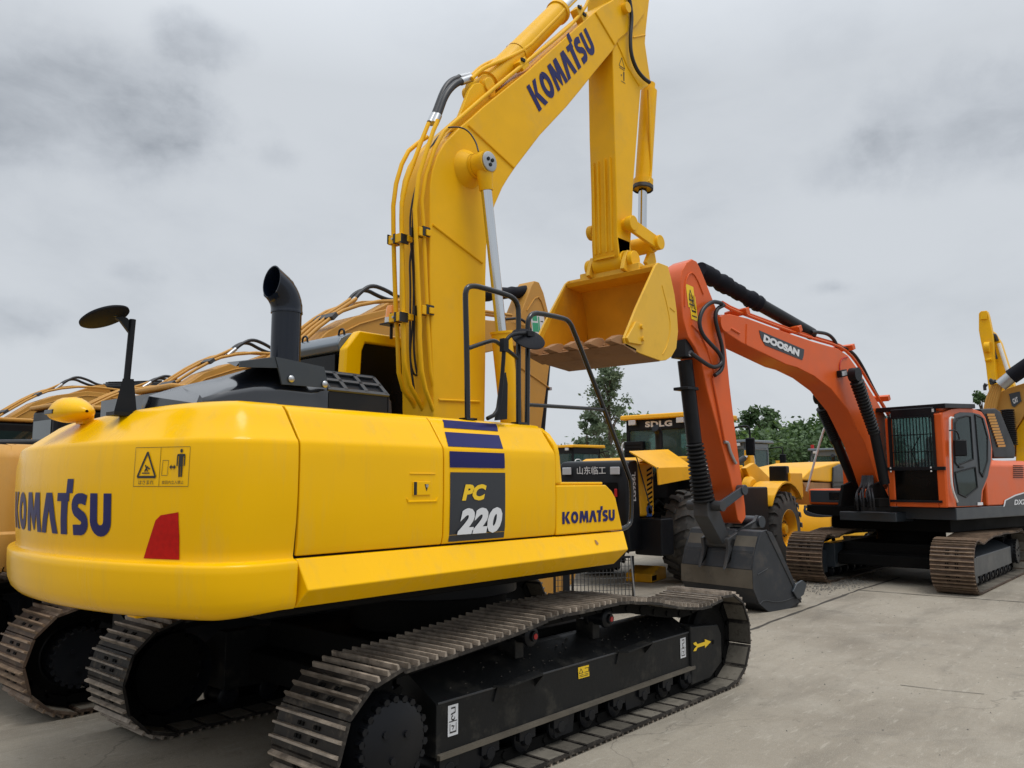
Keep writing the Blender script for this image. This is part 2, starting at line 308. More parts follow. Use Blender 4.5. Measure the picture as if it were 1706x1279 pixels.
def font_polys(txt, bold=.02, shear=0., spacing=1.):
    cu = bpy.data.curves.new('t', 'FONT'); cu.body = txt; cu.size = 1; cu.offset = bold; cu.shear = shear; cu.space_character = spacing; cu.resolution_u = 3
    o = bpy.data.objects.new('t', cu); col.objects.link(o); bpy.context.view_layer.update()
    me = o.evaluated_get(bpy.context.evaluated_depsgraph_get()).to_mesh()
    out = [[tuple(me.vertices[i].co[:2]) for i in p.vertices] for p in me.polygons]
    o.to_mesh_clear(); bpy.data.objects.remove(o); bpy.data.curves.remove(cu)
    if not out: return out
    x0 = min(p[0] for q in out for p in q); x1 = max(p[0] for q in out for p in q); y0 = min(p[1] for q in out for p in q); y1 = max(p[1] for q in out for p in q)
    return [[((p[0]-x0)/(x1-x0), (p[1]-y0)/(y1-y0)) for p in q] for q in out]
def decal(polys, fn, name, mt, parent, cut=None, label=None, cutv=None):
    """flat polygons (u, v) mapped onto a real surface by fn(u, v)"""
    bm = bmesh.new()
    for q in polys:
        vs = [bm.verts.new((p[0], p[1], 0)) for p in q]
        try: bm.faces.new(vs)
        except ValueError: pass
    if cut:
        xs = [v.co.x for v in bm.verts]; a, b = min(xs), max(xs); k = a+cut
        while k < b:
            bmesh.ops.bisect_plane(bm, geom=bm.verts[:]+bm.edges[:]+bm.faces[:], plane_co=(k, 0, 0), plane_no=(1, 0, 0)); k += cut
    if cutv:
        k = cutv
        while k < 1.4: bmesh.ops.bisect_plane(bm, geom=bm.verts[:]+bm.edges[:]+bm.faces[:], plane_co=(0, k, 0), plane_no=(0, 1, 0)); k += cutv
    for v in bm.verts: v.co = Vector(fn(v.co.x, v.co.y))
    me = bpy.data.meshes.new(name); bm.to_mesh(me); bm.free(); me.materials.append(MATS[mt])
    o = bpy.data.objects.new(name, me); col.objects.link(o)
    if parent is not None: o.parent = parent
    if label: o['label'] = label
    return o
def quad_map(o, eu, ev, off=(0, 0, 0)):
    o, eu, ev, off = Vector(o), Vector(eu), Vector(ev), Vector(off)
    return lambda u, v: o+eu*u+ev*v+off
UNIT = [[(0, 0), (1, 0), (1, 1), (0, 1)]]
# ================================================================ crawler tracks (any excavator)
def resample(path, n):
    P = [Vector((p[0], 0, p[1])) for p in path]; P.append(P[0]); L_ = [0]
    for a, b in zip(P, P[1:]): L_.append(L_[-1]+(b-a).length)
    out = []
    for i in range(n):
        t = L_[-1]*i/n; k = max(j for j in range(len(P)-1) if L_[j] <= t); f = (t-L_[k])/(L_[k+1]-L_[k])
        p = P[k].lerp(P[k+1], f); out.append(p)
    return out
def track_path(xr, xf, zc, r, top, zb=.03):
    a = [(xf+r*math.cos(R(t)), zc+r*math.sin(R(t))) for t in range(-90, 91, 15)]
    b = [(xr+r*math.cos(R(t)), zc+r*math.sin(R(t))) for t in range(90, 271, 15)]
    bot = [(xr+(xf-xr)*i/12, zb) for i in range(1, 12)]
    return bot+a+top+b
def shoe_mesh(wid, pitch, mats, ribs=3):
    m = MB(); h = .010; g = pitch*.94
    # plate with a lapped edge, then the grouser bars
    m.prism([(-g/2, -wid/2, -h), (g/2, -wid/2, -h), (g/2+.012, -wid/2, -h+.006), (g/2+.012, -wid/2, .004), (g/2, -wid/2, h), (-g/2, -wid/2, h)], (0, wid, 0))
    m.m = 3; m.box((0, 0, -h-.001), (g*.84, wid*.95, .004)); m.m = 1
    for k in range(ribs):
        x = pitch*(k-(ribs-1)/2)/ribs
        m.prism([(x-.010, -wid/2+.004, h-.001), (x+.010, -wid/2+.004, h-.001), (x+.006, -wid/2+.004, h+.028), (x-.006, -wid/2+.004, h+.028)], (0, wid-.008, 0))
    m.m = 2
    for y in (-.085, -.055, .055, .085):
        for x in (-.032, .032): m.box((x, y, h+.004), (.020, .018, .012))
    for y in (-.03, .03): m.box((0, y, h+.0005), (.018, .026, .004))
    return m
def make_track(root, side, yi, yo, path, n, mats, individual=True, ribs=3):
    """the part is the link chain; every shoe, the sprocket, the idler and the rollers are its own pieces"""
    P = resample(path, n); pitch = sum((P[i]-P[(i+1) % n]).length for i in range(n))/n
    yc = side*(yi+yo)/2; wid = yo-yi; ch = MB(); M = []
    for i in range(n):
        a, b = P[i-1], P[(i+1) % n]; t = (b-a).normalized(); nn = Vector((t.z, 0, -t.x))
        M.append((P[i], t, nn))
        rot = Matrix((t, (0, 1, 0), nn)).transposed()
        for y in (-.075, .075):
            ch.box(P[i]-nn*.055+Vector((0, yc+y, 0)), (pitch*1.02, .03, .075), rot)
        c = P[i]-nn*.06-t*pitch/2+Vector((0, yc, 0)); ch.cyl(c-Vector((0, .10, 0)), c+Vector((0, .10, 0)), .022, 10)
    chain = ch.build('track', 'under_black', root)
    sm = shoe_mesh(wid, pitch, mats, ribs)
    if individual:
        first = None
        for i, (p, t, nn) in enumerate(M):
            if first is None: o = sm.build('track_shoe', mats, chain); first = o
            else: o = first.copy(); col.objects.link(o); o.parent = chain
            rot = Matrix((t, (0, 1, 0), nn)).transposed() @ Matrix.Rotation(R(random.uniform(-1.2, 1.2)), 3, 'Y')
            o.matrix_local = Matrix.Translation(p+Vector((0, yc, 0))) @ rot.to_4x4()
    else:
        m = MB()
        for p, t, nn in M:
            rot = Matrix((t, (0, 1, 0), nn)).transposed(); k = len(m.v)
            m.v += [tuple(p+Vector((0, yc, 0))+rot @ Vector(q)) for q in sm.v]; m.f += [[k+i for i in f] for f in sm.f]; m.sm += sm.sm; m.mi += sm.mi
        m.build('shoe_belt', mats, chain)
    return chain
def sprocket(parent, x, y, z, r, side, mt='under_black'):
    m = MB(); n = 21; pts = []
    for i in range(n*4):
        t = 2*math.pi*i/(n*4); rr = r-.045 if i % 4 in (0, 1) else r; pts.append((x+rr*math.cos(t), y-.03, z+rr*math.sin(t)))
    m.prism(pts, (0, .06, 0)); return m.build('sprocket', mt, parent)
def hub(parent, x, y0, y1, z, r, n=22, mt='satin_black'):
    m = MB(); s = 1 if y1 > y0 else -1
    m.lathe((x, y0, z), (0, s, 0), [(0, r*1.28), (abs(y1-y0)*.45, r*1.25), (abs(y1-y0)*.5, r*1.08), (abs(y1-y0)*.86, r*1.05), (abs(y1-y0)*.9, r), (abs(y1-y0)-.008, r*.98), (abs(y1-y0), r*.94), (abs(y1-y0), 0)], 44)
    b = m
    for i in range(n):
        t = 2*math.pi*(i+.4)/n; c = Vector((x+r*1.0*math.cos(t), y1-s*.012, z+r*1.0*math.sin(t))); b.cyl(c-Vector((0, s*.03, 0)), c+Vector((0, s*.012, 0)), .021, 6)
    for t in (0, 120, 240): c = Vector((x+r*.4*math.cos(R(t+20)), y1, z+r*.4*math.sin(R(t+20)))); b.cyl(c-Vector((0, s*.01, 0)), c+Vector((0, s*.012, 0)), .02, 8)
    return m.build('final_drive', mt, parent)
def roller(parent, x, y, z, r, L_, mt='satin_black', name='track_roller'):
    m = MB(); m.lathe((x, y-L_/2, z), (0, 1, 0), [(0, 0), (0, r*.5), (.02, r*.55), (.02, r*.8), (.035, r*1.08), (.06, r*1.08), (.065, r*.85), (L_-.065, r*.85), (L_-.06, r*1.08), (L_-.035, r*1.08), (L_-.02, r*.8), (L_-.02, r*.55), (L_, r*.5), (L_, 0)], 22)
    return m.build(name, mt, parent)

# ================================================================ the big yellow excavator in front
EX = thing('excavator', 'large glossy yellow excavator in the foreground, PC 220 on its dark panel, boom raised', 'excavator')
TOP = [(1.97, .745), (1.72, .765), (1.47, .80), (1.1, .875), (.71, .925), (.56, .93), (.25, .925), (-.15, .925), (-.35, .90), (-.54, .875), (-.89, .845), (-1.2, .82)]
PATH = track_path(-1.5, 2.36, .418, .385, TOP)
SH = ['shoe', 'shoe_edge', 'under_black', 'shoe_dust']
for side in (-1, 1):
    chain = make_track(EX, side, .908, 1.49, PATH, 49, SH)
    yc = side*1.2
    sprocket(chain, -1.5, yc, .418, .33, side)
    hub(chain, -1.46, side*1.05, side*1.40, .418, .225)
    m = MB(); m.lathe((2.36, yc-.09, .418), (0, 1, 0), [(0, 0), (0, .10), (.01, .12), (.01, .20), (0, .22), (0, .28), (.02, .31), (.06, .31), (.065, .335), (.115, .335), (.12, .31), (.16, .31), (.18, .28), (.18, 0)], 40); m.build('idler', 'under_black', chain)
    # frame
    F = MB(); s = side
    F.prism([(-1.10, s*1.345, .235), (-1.10, s*1.345, .535), (-1.10, s*1.10, .67), (-1.10, s*.99, .67), (-1.10, s*.99, .235)], (3.02, 0, 0))
    fr = F.build('track_frame', 'frame_black', EX, .006)
    m = MB(); m.prism([(-1.095, s*1.375, .230), (-1.095, s*1.375, .254), (-1.095, s*1.346, .258), (-1.095, s*1.346, .224)], (3.01, 0, 0)); m.build('frame_flange', 'worn_steel', fr)
    m = MB(); m.tube([(-1.09, s*1.345, .538), (1.9, s*1.345, .538)], .007, 6); m.build('weld_seam', 'dull_metal', fr)
    m = MB(); a = ats([(1150, 1044), (1196, 1040), (1202, 1056), (1203, 1102), (1184, 1129), (1153, 1142)], 'y', -1.365)
    a = [Vector((p.x, s*1.365, p.z)) for p in a]; m.prism(a, (0, -s*.26, 0)); m.build('idler_guard', 'frame_black', fr, .012)
    for x0 in (-.62, .74):
        m = MB(); m.prism([(x0, s*1.345, .46), (x0+.42, s*1.345, .46), (x0+.37, s*1.345, .57), (x0+.04, s*1.345, .555)], (0, s*.012, 0))
        m.prism([(x0, s*1.35, .545), (x0+.42, s*1.35, .565), (x0+.40, s*1.43, .56), (x0+.06, s*1.43, .542)], (0, 0, .012))
        m.prism([(x0+.40, s*1.35, .56), (x0+.40, s*1.43, .56), (x0+.40, s*1.35, .47)], (.01, 0, 0))
        m.build('step_bracket', 'frame_black', fr)
    for x in [-1.0+.355*i for i in range(9)]:
        ro = roller(fr, x, yc, .16, .082, .30); g = MB(); g.box((x, s*1.33, .205), (.16, .05, .09)); g.cyl((x, s*1.31, .16), (x, s*1.36, .16), .038, 12); g.build('roller_mount', 'satin_black', fr, .004)
    for x in (-.82, .12, 1.0): g = MB(); g.prism([(x-.13, s*1.335, .25), (x+.13, s*1.335, .25), (x+.10, s*1.335, .09), (x-.10, s*1.335, .09)], (0, -s*.02, 0)); g.build('roller_guard', 'satin_black', fr, .004)
    for x in (-.19, .71):
        c = roller(fr, x, s*1.22, .79, .065, .24, name='carrier_roller')
        m = MB(); m.cyl((x, s*1.335, .79), (x, s*1.345, .79), .019, 16); m.build('roller_cap', 'red', c)
        m = MB(); m.box((x, s*1.12, .70), (.09, .16, .14)); m.build('roller_bracket', 'frame_black', c, .006)
    # dirt lumps lying on the frame's sloping top
    d = MB(); rnd = random.Random(3)
    for _ in range(60):
        t = rnd.random(); x = rnd.uniform(-1.0, 1.85); y = 1.335-.22*t; z = .54+.12*t+.003; q = rnd.uniform(.004, .012)
        d.add([(x-q, s*y, z), (x+q, s*(y+.3*q), z), (x, s*(y-q), z), (x, s*y, z+q*.8)], [(0, 1, 3), (1, 2, 3), (2, 0, 3)])
    d.build('caked_mud', 'joint', fr)['kind'] = 'stuff'
    if s < 0:
        yy = -1.3695
        A = lambda u, v: at(u, v, 'y', yy)
        decal([[(0, .3), (.62, .3), (.62, 0), (1, .5), (.62, 1), (.62, .7), (0, .7), (.14, .5)], [(0, .7), (.18, .7), (.10, 1), (-.06, .95)], [(0, .3), (.18, .3), (.10, 0), (-.06, .05)]], quad_map(A(1157, 1085), A(1185, 1073)-A(1157, 1082), Vector((0, 0, .075))), 'direction_arrow', 'decal_yellow', fr)
        m = MB(); c = A(1188, 1069); m.cyl(c, c+Vector((0, -.002, 0)), .020, 18); m.build('guard_hole', 'under_black', fr)
        for (u0, v0, u1, v1) in ((746, 1175, 763, 1228), (1134, 1062, 1143, 1097)):
            A2 = lambda u, v: at(u, v, 'y', -1.349)
            p = A2(u0, v1); q = A2(u1, v0); q2 = A2(u1, v1-2); fn = quad_map(p, (q2.x-p.x, 0, 0), (0, 0, q.z-q2.z))
            o = decal(UNIT, fn, 'instruction_sticker', 'decal_white', fr)
            fn2 = quad_map(p+Vector((0, -.0015, 0)), (q2.x-p.x, 0, 0), (0, 0, q.z-q2.z))
            decal(stroke([(.3, .9), (.7, .9), (.7, .75), (.3, .7)], .05)+stroke(arc2(.5, .58, .16, .07, 100, 380, 10), .05)+stroke([(.1, .47), (.9, .47)], .03)+stroke([(.2, .4), (.2, .12), (.8, .12), (.8, .4)], .05)+stroke([(.35, .33), (.6, .3), (.45, .2)], .05), fn2, 'hook_symbol', 'decal_black', o)
        A2 = lambda u, v: at(u, v, 'y', -1.349)
        p = A2(964, 1131); o = decal(UNIT, quad_map(p, A2(982, 1126)-p, A2(963, 1112)-p), 'warning_sticker', 'decal_yellow', fr)
        decal(stroke([(.08, .45), (.42, .45), (.25, .85), (.08, .45)], .05)+stroke([(.55, .45), (.95, .45), (.95, .8), (.6, .8)], .05)+stroke([(.08, .28), (.45, .28)], .05)+stroke([(.55, .28), (.92, .28)], .05)+stroke([(.08, .15), (.9, .15)], .05), quad_map(p+Vector((0, -.0015, 0)), A2(982, 1126)-p, A2(963, 1112)-p), 'warning_symbol', 'decal_black', o)
# undercarriage centre and swing ring
m = MB(); m.box2((-.75, -.95, .42), (1.25, .95, .72)); m.prism([(-.9, -.99, .3), (-.3, -.99, .3), (-.3, -.99, .62), (-.9, -.99, .5)], (0, 1.98, 0)); m.prism([(.9, -.99, .3), (1.5, -.99, .3), (1.5, -.99, .5), (.9, -.99, .62)], (0, 1.98, 0))
m.cyl((.1, 0, .7), (.1, 0, .98), .62, 48); m.build('undercarriage', 'under_black', EX, .02)
m = MB(); m.cyl((.1, 0, .96), (.1, 0, 1.12), .70, 56); m.build('swing_ring', 'satin_black', EX, .01)
# revolving deck
m = MB(); m.box2((-2.2, -1.24, 1.14), (1.0, 1.28, 1.41)); m.box2((-.5, -.42, 1.13), (1.35, .42, 1.5)); m.build('deck', 'under_black', EX, .01)
# ---- counterweight
def bez(p0, p1, p2, p3, n):
    out = []
    for i in range(n+1):
        t = i/n; out.append(tuple((1-t)**3*a+3*(1-t)**2*t*b+3*(1-t)*t*t*c+t**3*d for a, b, c, d in zip(p0, p1, p2, p3)))
    return out
RA, YS = 2.82, 1.38
def cw_outline():
    a0 = R(204.3); pe = (RA*math.cos(a0), RA*math.sin(a0)); tg = (math.sin(a0), -math.cos(a0))
    half = [(x, -YS) for x in (-2.092, -2.13, -2.18)]+bez((-2.26, -YS), (-2.43, -YS), (pe[0]-tg[0]*.12, pe[1]-tg[1]*.12), pe, 12)
    arc = [(RA*math.cos(R(t)), RA*math.sin(R(t))) for t in [204.3-48.6*i/40 for i in range(1, 40)]]
    pts = half+arc+[(x, -y) for x, y in reversed(half)]
    P = [Vector(p) for p in pts]; N = []
    for i in range(len(P)):
        d = (P[min(i+1, len(P)-1)]-P[max(i-1, 0)]).normalized(); N.append(Vector((-d.y, d.x)))
    return P, N
CP, CN = cw_outline()
if CN[0].y > 0: CN = [-n for n in CN]
CW_PROF = [(.42, 1.155), (.20, 1.157), (.095, 1.162), (.055, 1.178), (.028, 1.205), (.010, 1.25), (.003, 1.32), (.0, 1.38), (.0, 1.412), (.006, 1.424), (.022, 1.431), (.040, 1.437), (.046, 1.450), (.040, 1.49), (.026, 1.62), (.02, 1.75), (.02, 1.90), (.024, 2.000), (.028, 2.018), (.036, 2.030), (.048, 2.041), (.125, 2.140), (.160, 2.186), (.19, 2.213), (.24, 2.226), (.45, 2.238)]
def cw_inset(z):
    for (a, z0), (b, z1) in zip(CW_PROF, CW_PROF[1:]):
        if z0 <= z <= z1: return a+(b-a)*(z-z0)/(z1-z0)
    return .3
def rear_w(p):   # the shoulder falls and deepens towards the tail's middle
    a = math.degrees(math.atan2(p.y, p.x)) % 360; t = max(0, min(1, (204-a)/30)); return t*t*(3-2*t)
def cw_pt(p, n, i, z):
    k = rear_w(p)
    if z > 1.98: i = i*(1+.45*k); z = 1.98+(z-1.98)*(1-.16*k)
    q = max(0, min(1, (p.x+2.50)/.32))   # the lower edge squares off towards the joint
    if z < 1.38 and q > 0: z = z+q*.035*(1.38-z)/.23; i = i*(1-.75*q) if i < .15 else i
    return (p.x-n.x*i, p.y-n.y*i, z)
m = MB(); rows = [[cw_pt(p, n, i, z) for p, n in zip(CP, CN)] for i, z in CW_PROF]
for r_ in rows:   # the joint face stays flat
    r_[0] = (-2.092, r_[0][1], r_[0][2]); r_[-1] = (-2.092, r_[-1][1], r_[-1][2])
m.rows(rows, closed=True)
n_ = len(rows[0]); h_ = n_//2
for r_ in (rows[0], rows[-1]): m.rows([[r_[i], tuple((a+b)/2 for a, b in zip(r_[i], r_[n_-1-i])), r_[n_-1-i]] for i in range(h_)])
CW = m.build('counterweight', 'yellow', EX)
def on_cw(ang, z, off=.003):
    r_ = RA-cw_inset(z)+off; return Vector((r_*math.cos(R(ang)), r_*math.sin(R(ang)), z))
ps, W_ = word('KOMATSU')
decal(ps, lambda u, v: on_cw(166.4+(194.25-166.4)*u/W_, 1.545+.215*v), 'lettering', 'navy', CW, cut=.10, cutv=.12)
decal([[(0, 0), (1, 0), (1.02, .5), (1, 1), (.52, .93), (.38, .82)]], lambda u, v: on_cw(198.55+4.5*u, 1.448+.225*v), 'reflector', 'reflector', CW, cut=.2, cutv=.2)
# the two pictograms and their captions
DZ = lambda a0, a1, z0, z1: (lambda u, v: on_cw(a0+(a1-a0)*u, z0+(z1-z0)*v, .0035))
def frame_polys(w_): return stroke([(0, 0), (1, 0)], w_)+stroke([(1, 0), (1, 1)], w_)+stroke([(1, 1), (0, 1)], w_)+stroke([(0, 1), (0, 0)], w_)
fnA, fnB = DZ(197.2, 200.55, 1.795, 1.985), DZ(200.55, 204.1, 1.795, 1.985)
sg = decal(frame_polys(.012), fnA, 'pinch_warning_sign', 'decal_black', CW, cut=.2)
tri = [(.14, .24), (.86, .24), (.50, .88)]
decal(stroke([tri[0], tri[1]], .06)+stroke([tri[1], tri[2]], .06)+stroke([tri[2], tri[0]], .06)+stroke([(.32, .34), (.62, .34)], .03)+stroke([(.42, .38), (.52, .50), (.62, .44)], .04)+stroke([(.44, .55), (.54, .38)], .04), fnA, 'warning_symbol', 'decal_black', sg, cut=.2)
fp = font_polys('はさまれ', .0)
decal([[(.2+.6*p[0], .05+.11*p[1]) for p in q] for q in fp], fnA, 'caption', 'decal_black', sg, cut=.2)
sg = decal(frame_polys(.012), fnB, 'keep_clear_sign', 'decal_black', CW, cut=.2)
man = [arc2(.72, .90, .045, .05, 0, 360, 12)[:-1], [(.60, .82), (.84, .82), (.86, .78), (.86, .52), (.82, .52), (.82, .76), (.79, .76), (.79, .50), (.65, .50), (.65, .76), (.62, .76), (.62, .52), (.58, .52), (.58, .78)], [(.65, .50), (.71, .50), (.71, .24), (.66, .24)], [(.73, .50), (.79, .50), (.78, .24), (.73, .24)]]
ar = [[(.34, .49), (.41, .56), (.41, .51), (.49, .51), (.49, .56), (.56, .49), (.49, .42), (.49, .47), (.41, .47), (.41, .42)]]
decal(man+ar+stroke([(.08, .28), (.28, .28)], .012)+stroke([(.28, .28), (.30, .66)], .012)+stroke([(.30, .66), (.10, .66)], .012)+stroke([(.10, .66), (.08, .28)], .012), fnB, 'warning_symbol', 'decal_black', sg, cut=.2)
fp = font_polys('旋回内立入禁止', .0)
decal([[(.1+.75*p[0], .06+.09*p[1]) for p in q] for q in fp], fnB, 'caption', 'decal_black', sg, cut=.2)
# camera / lamp cover on the counterweight's top
m = MB(); c0 = Vector((-2.60, .03, 2.225)); rows = []
for i, (t, a, b) in enumerate([(-.17, .02, .015), (-.165, .07, .05), (-.14, .095, .075), (-.06, .115, .095), (.04, .11, .09), (.12, .085, .06), (.17, .045, .03), (.185, .01, .01)]):
    rows.append([(c0.x-.055-b*.1+a*.9*math.cos(2*math.pi*j/20)*1.0, c0.y-t, c0.z-.02+(b if math.sin(2*math.pi*j/20) > 0 else b*.55)*math.sin(2*math.pi*j/20)) for j in range(20)])
m.rows(rows, closed=True); m.box((c0.x, c0.y-.02, c0.z-.05), (.06, .10, .06))
o = m.build('camera_cover', 'yellow', CW)
m = MB(); m.box((c0.x-.16, c0.y+.06, c0.z-.015), (.02, .12, .025)); m.build('camera_slot', 'black', o, .004)
m = MB(); q_ = Vector((2.48*math.cos(R(190.5)), 2.48*math.sin(R(190.5)), 1.135)); m.box(q_, (.10, .11, .07)); m.build('towing_lug', 'yellow', CW, .015)
# rear mirror on its post
MR = MB(); b0 = Vector((-2.60, -.50, 2.165))
MR.prism([b0+Vector((-.05, .02, 0)), b0+Vector((.06, -.02, 0)), b0+Vector((.035, -.012, .20)), b0+Vector((-.015, .008, .20))], (.02, .05, 0))
MR.box(b0+Vector((0, .02, .01)), (.13, .10, .02))
tp = at(221, 532, 'y', -.48)
MR.tube([b0+Vector((.01, .02, .15)), Vector((tp.x, b0.y+.02, tp.z))], .017, 10)
dc = at(174, 527, 'y', -.48)
MR.prism([Vector((tp.x+.01, b0.y+.02, tp.z-.10)), Vector((tp.x+.012, b0.y+.02, tp.z-.03)), Vector((tp.x-.03, b0.y+.02, tp.z+.005)), Vector((dc.x+.05, b0.y+.02, dc.z+.025)), Vector((dc.x+.03, b0.y+.02, dc.z+.015)), Vector((tp.x-.06, b0.y+.02, tp.z-.02))], (0, .022, 0))
MR.box(dc+Vector((.03, 0, .022)), (.05, .05, .035))
PM = MR.build('rear_mirror', 'satin_black', CW)
def disc_normal(u, v, ratio, tilt, up):
    d = (BF+BR*((u-W0/2)/FPX)-BU*((v-H0/2)/FPX)).normalized(); r_ = (BR-d*BR.dot(d)).normalized(); k = r_.cross(d)
    q = k*math.cos(R(tilt))-r_*math.sin(R(tilt)); return (q*math.sqrt(1-ratio*ratio)+d*(ratio if up else -ratio)).normalized()
nrm = disc_normal(174, 527, .36, 18, True)
m = MB(); m.lathe(dc-nrm*.012, nrm, [(0, 0), (0, .118), (.006, .126), (.014, .126), (.022, .112), (.034, .05), (.036, 0)], 40); m.build('mirror_dish', 'matt_black', PM)
# ---- side doors (right side) and plain left side
def side_panel(x0, x1, s=-1, z_lo=1.447, name='side_door', back=.9):
    pr = [(1.345, z_lo), (1.358, z_lo+.05), (1.362, 1.70), (1.36, 1.95), (1.356, 2.008), (1.350, 2.024), (1.341, 2.037), (1.262, 2.143), (1.236, 2.180), (1.20, 2.212), (1.12, 2.226), (back, 2.238)]
    m = MB(); poly = [(x0, s*y, z) for y, z in pr]+[(x0, s*back, z_lo)]
    m.prism(poly, (x1-x0, 0, 0)); return m.build(name, 'yellow', EX, .007, 3, ang=60)
d1 = side_panel(-2.081, -1.076); d2 = side_panel(-1.068, .016, name='pump_door')
for x0, x1 in ((-2.081, -.45), (-.44, .2)): side_panel(x0, x1, 1)
m = MB(); m.prism([(-2.09, y, z) for y, z in ((-1.33, 1.42), (-1.34, 1.70), (-1.338, 2.00), (-1.245, 2.125), (-1.19, 2.175), (-1.10, 2.20), (1.10, 2.20), (1.3, 2.02), (1.33, 1.42))], (2.106, 0, 0)); m.build('body_core', 'under_black', EX)
# door top smoothing bead under the crease, latch and its pressed surround
A = lambda u, v: at(u, v, 'y', -1.364)
p, q = A(687, 825), A(717, 802)
m = MB(); m.box(((p.x+q.x)/2, -1.3655, (p.z+q.z)/2), (q.x-p.x, .006, q.z-p.z)); lt = m.build('door_latch', 'yellow', d1, .003)
m = MB(); cx, cz = (p.x+q.x)/2, (p.z+q.z)/2
m.box((cx-.052, -1.3688, cz), (.022, .004, .075)); m.prism([(cx+.02, -1.3692, cz+.024), (cx+.052, -1.3692, cz+.024), (cx+.036, -1.3692, cz-.018)], (0, .003, 0)); m.build('latch_recess', 'black', lt)
m = MB(); m.cyl((cx+.036, -1.374, cz+.014), (cx+.036, -1.368, cz+.014), .010, 14); m.build('lock', 'steel', lt)
m = MB(); m.tube([(cx-.11, -1.362, cz-.055), (cx-.10, -1.362, cz-.075), (cx+.12, -1.362, cz-.075), (cx+.13, -1.362, cz-.055)], .006, 6); m.tube([(cx-.09, -1.362, cz+.085), (cx+.11, -1.362, cz+.085)], .004, 6); m.build('latch_surround', 'yellow', lt)
# stripes and the number panel
def stripe(u0, v0, u1, v1, mt, name, par=d2, y=-1.3665):
    P_ = lambda u, v: at(u, v, 'y', y)
    a, b = P_(u0, v1), P_(u1, v0); b2 = P_(u1, v1)
    return decal(UNIT, quad_map(a, (b2.x-a.x, 0, 0), (0, 0, P_(u0, v0).z-a.z)), name, mt, par)
X0, X1 = -1.022, -.522
def door_y(z):
    pr = [(1.345, 1.447), (1.358, 1.497), (1.362, 1.70), (1.36, 1.95), (1.356, 2.008), (1.350, 2.024), (1.341, 2.037), (1.262, 2.143), (1.236, 2.180), (1.20, 2.212), (1.12, 2.226)]
    for (a, z0), (b, z1) in zip(pr, pr[1:]):
        if z0 <= z <= z1: return a+(b-a)*(z-z0)/(z1-z0)
    return 1.345
def band(x0, x1, z0, z1, mt, name, sk=0.):
    m = MB(); zs = [z0+(z1-z0)*i/6 for i in range(7)]
    m.rows([[(x0-sk*(1-(z-z0)/(z1-z0+1e-9))*0+sk*(z-z0)/(z1-z0), -door_y(z)-.004, z), (x1+sk*(z-z0)/(z1-z0), -door_y(z)-.004, z)] for z in zs]); return m.build(name, mt, d2)
dp = band(X0, X1, 1.458, 1.873, 'decal_dark', 'number_panel')
band(X0-.004, X1-.003, 1.902, 2.000, 'navy', 'stripe'); band(X0-.004, X1-.003, 2.030, 2.122, 'navy', 'stripe', .035); band(X0+.045, X1+.045, 2.150, 2.203, 'navy', 'stripe', .03)
def scaled(ps, x0, x1, z0, z1, par, mt, name, y):
    return decal(ps, quad_map((x0, y, z0), (x1-x0, 0, 0), (0, 0, z1-z0)), name, mt, par)
ftxt = lambda t, b=.055, sh=.25, sp=1.0: font_polys(t, b, sh, sp)
scaled(ftxt('PC'), -.925, -.705, 1.700, 1.800, dp, 'decal_yellow', 'lettering', -1.3695)
scaled(ftxt('220', .06, .25, 1.04), -.965, -.555, 1.495, 1.655, dp, 'decal_white', 'numerals', -1.3695)
# rounded front of the body, the low box with the maker's name, its ledge
m = MB(); poly = [(.024, -1.353, 2.02), (.024, -1.34, 2.07), (.024, -1.27, 2.155), (.024, -1.2, 2.20), (.024, -.62, 2.215)]
poly += [(.024, -.62, 1.80), (.024, -1.355, 1.80)]
m.prism(poly, (.05, 0, 0)); m.prism([(.07, -1.35, 1.80), (.125, -1.335, 1.80), (.105, -1.335, 2.0), (.07, -1.32, 2.08)], (0, .70, 0)); m.build('body_front', 'yellow', EX, .012, 3)
BX = ats([(931, 808), (1010, 808), (1020, 818), (1026, 829), (1038, 887), (930, 895)], 'y', -1.36)
BX = [Vector((p.x, -1.36, p.z)) for p in BX]; BX[0].x = BX[-1].x = .024; BX[0].z = BX[1].z = 1.79; BX[-1].z = BX[-2].z = 1.445
m = MB(); m.prism(BX, (0, .72, 0)); bx = m.build('tool_box', 'yellow', EX, .012, 3)
m = MB(); m.box2((.03, -1.34, 1.792), (.62, -.66, 1.812)); m.build('box_lid', 'yellow', bx, .006)
ps, W_ = word('KOMATSU'); a = at(937, 873, 'y', -1.3635); b = at(1025, 867, 'y', -1.3635)
decal(ps, quad_map(a, Vector((b.x-a.x, 0, 0))/W_, (0, 0, .085)), 'lettering', 'navy', bx)
# skirt
m = MB(); zt, zo, zb = 1.435, 1.31, 1.195
ya_ = -1.44; o0, o1 = at(514, 984, 'y', ya_), at(1047, 915, 'y', ya_); u1_ = at(1023, 939, 'y', -1.352); t1_ = at(1039, 890, 'y', -1.352)
vs = [(-2.083, -1.352, zt), tuple(o0), (-2.085, -1.352, zb), (-2.083, -1.2, zb), (t1_.x, -1.352, zt), tuple(o1), (u1_.x, -1.352, zb), (u1_.x, -1.2, zb), (-2.083, -1.2, zt), (t1_.x, -1.2, zt)]
m.add(vs, [(0, 1, 5, 4), (1, 2, 6, 5), (2, 3, 7, 6), (0, 8, 3, 2, 1), (4, 5, 6, 7, 9), (0, 4, 9, 8), (3, 8, 9, 7)]); SK = m.build('side_skirt', 'yellow', EX, .008, 3)
a_, b_ = Vector((t1_.x-.45, -1.352, zt)), Vector((t1_.x-.45, ya_, o1.z)); dn_ = (b_-a_); nn_ = Vector((0, dn_.z, -dn_.y)).normalized()
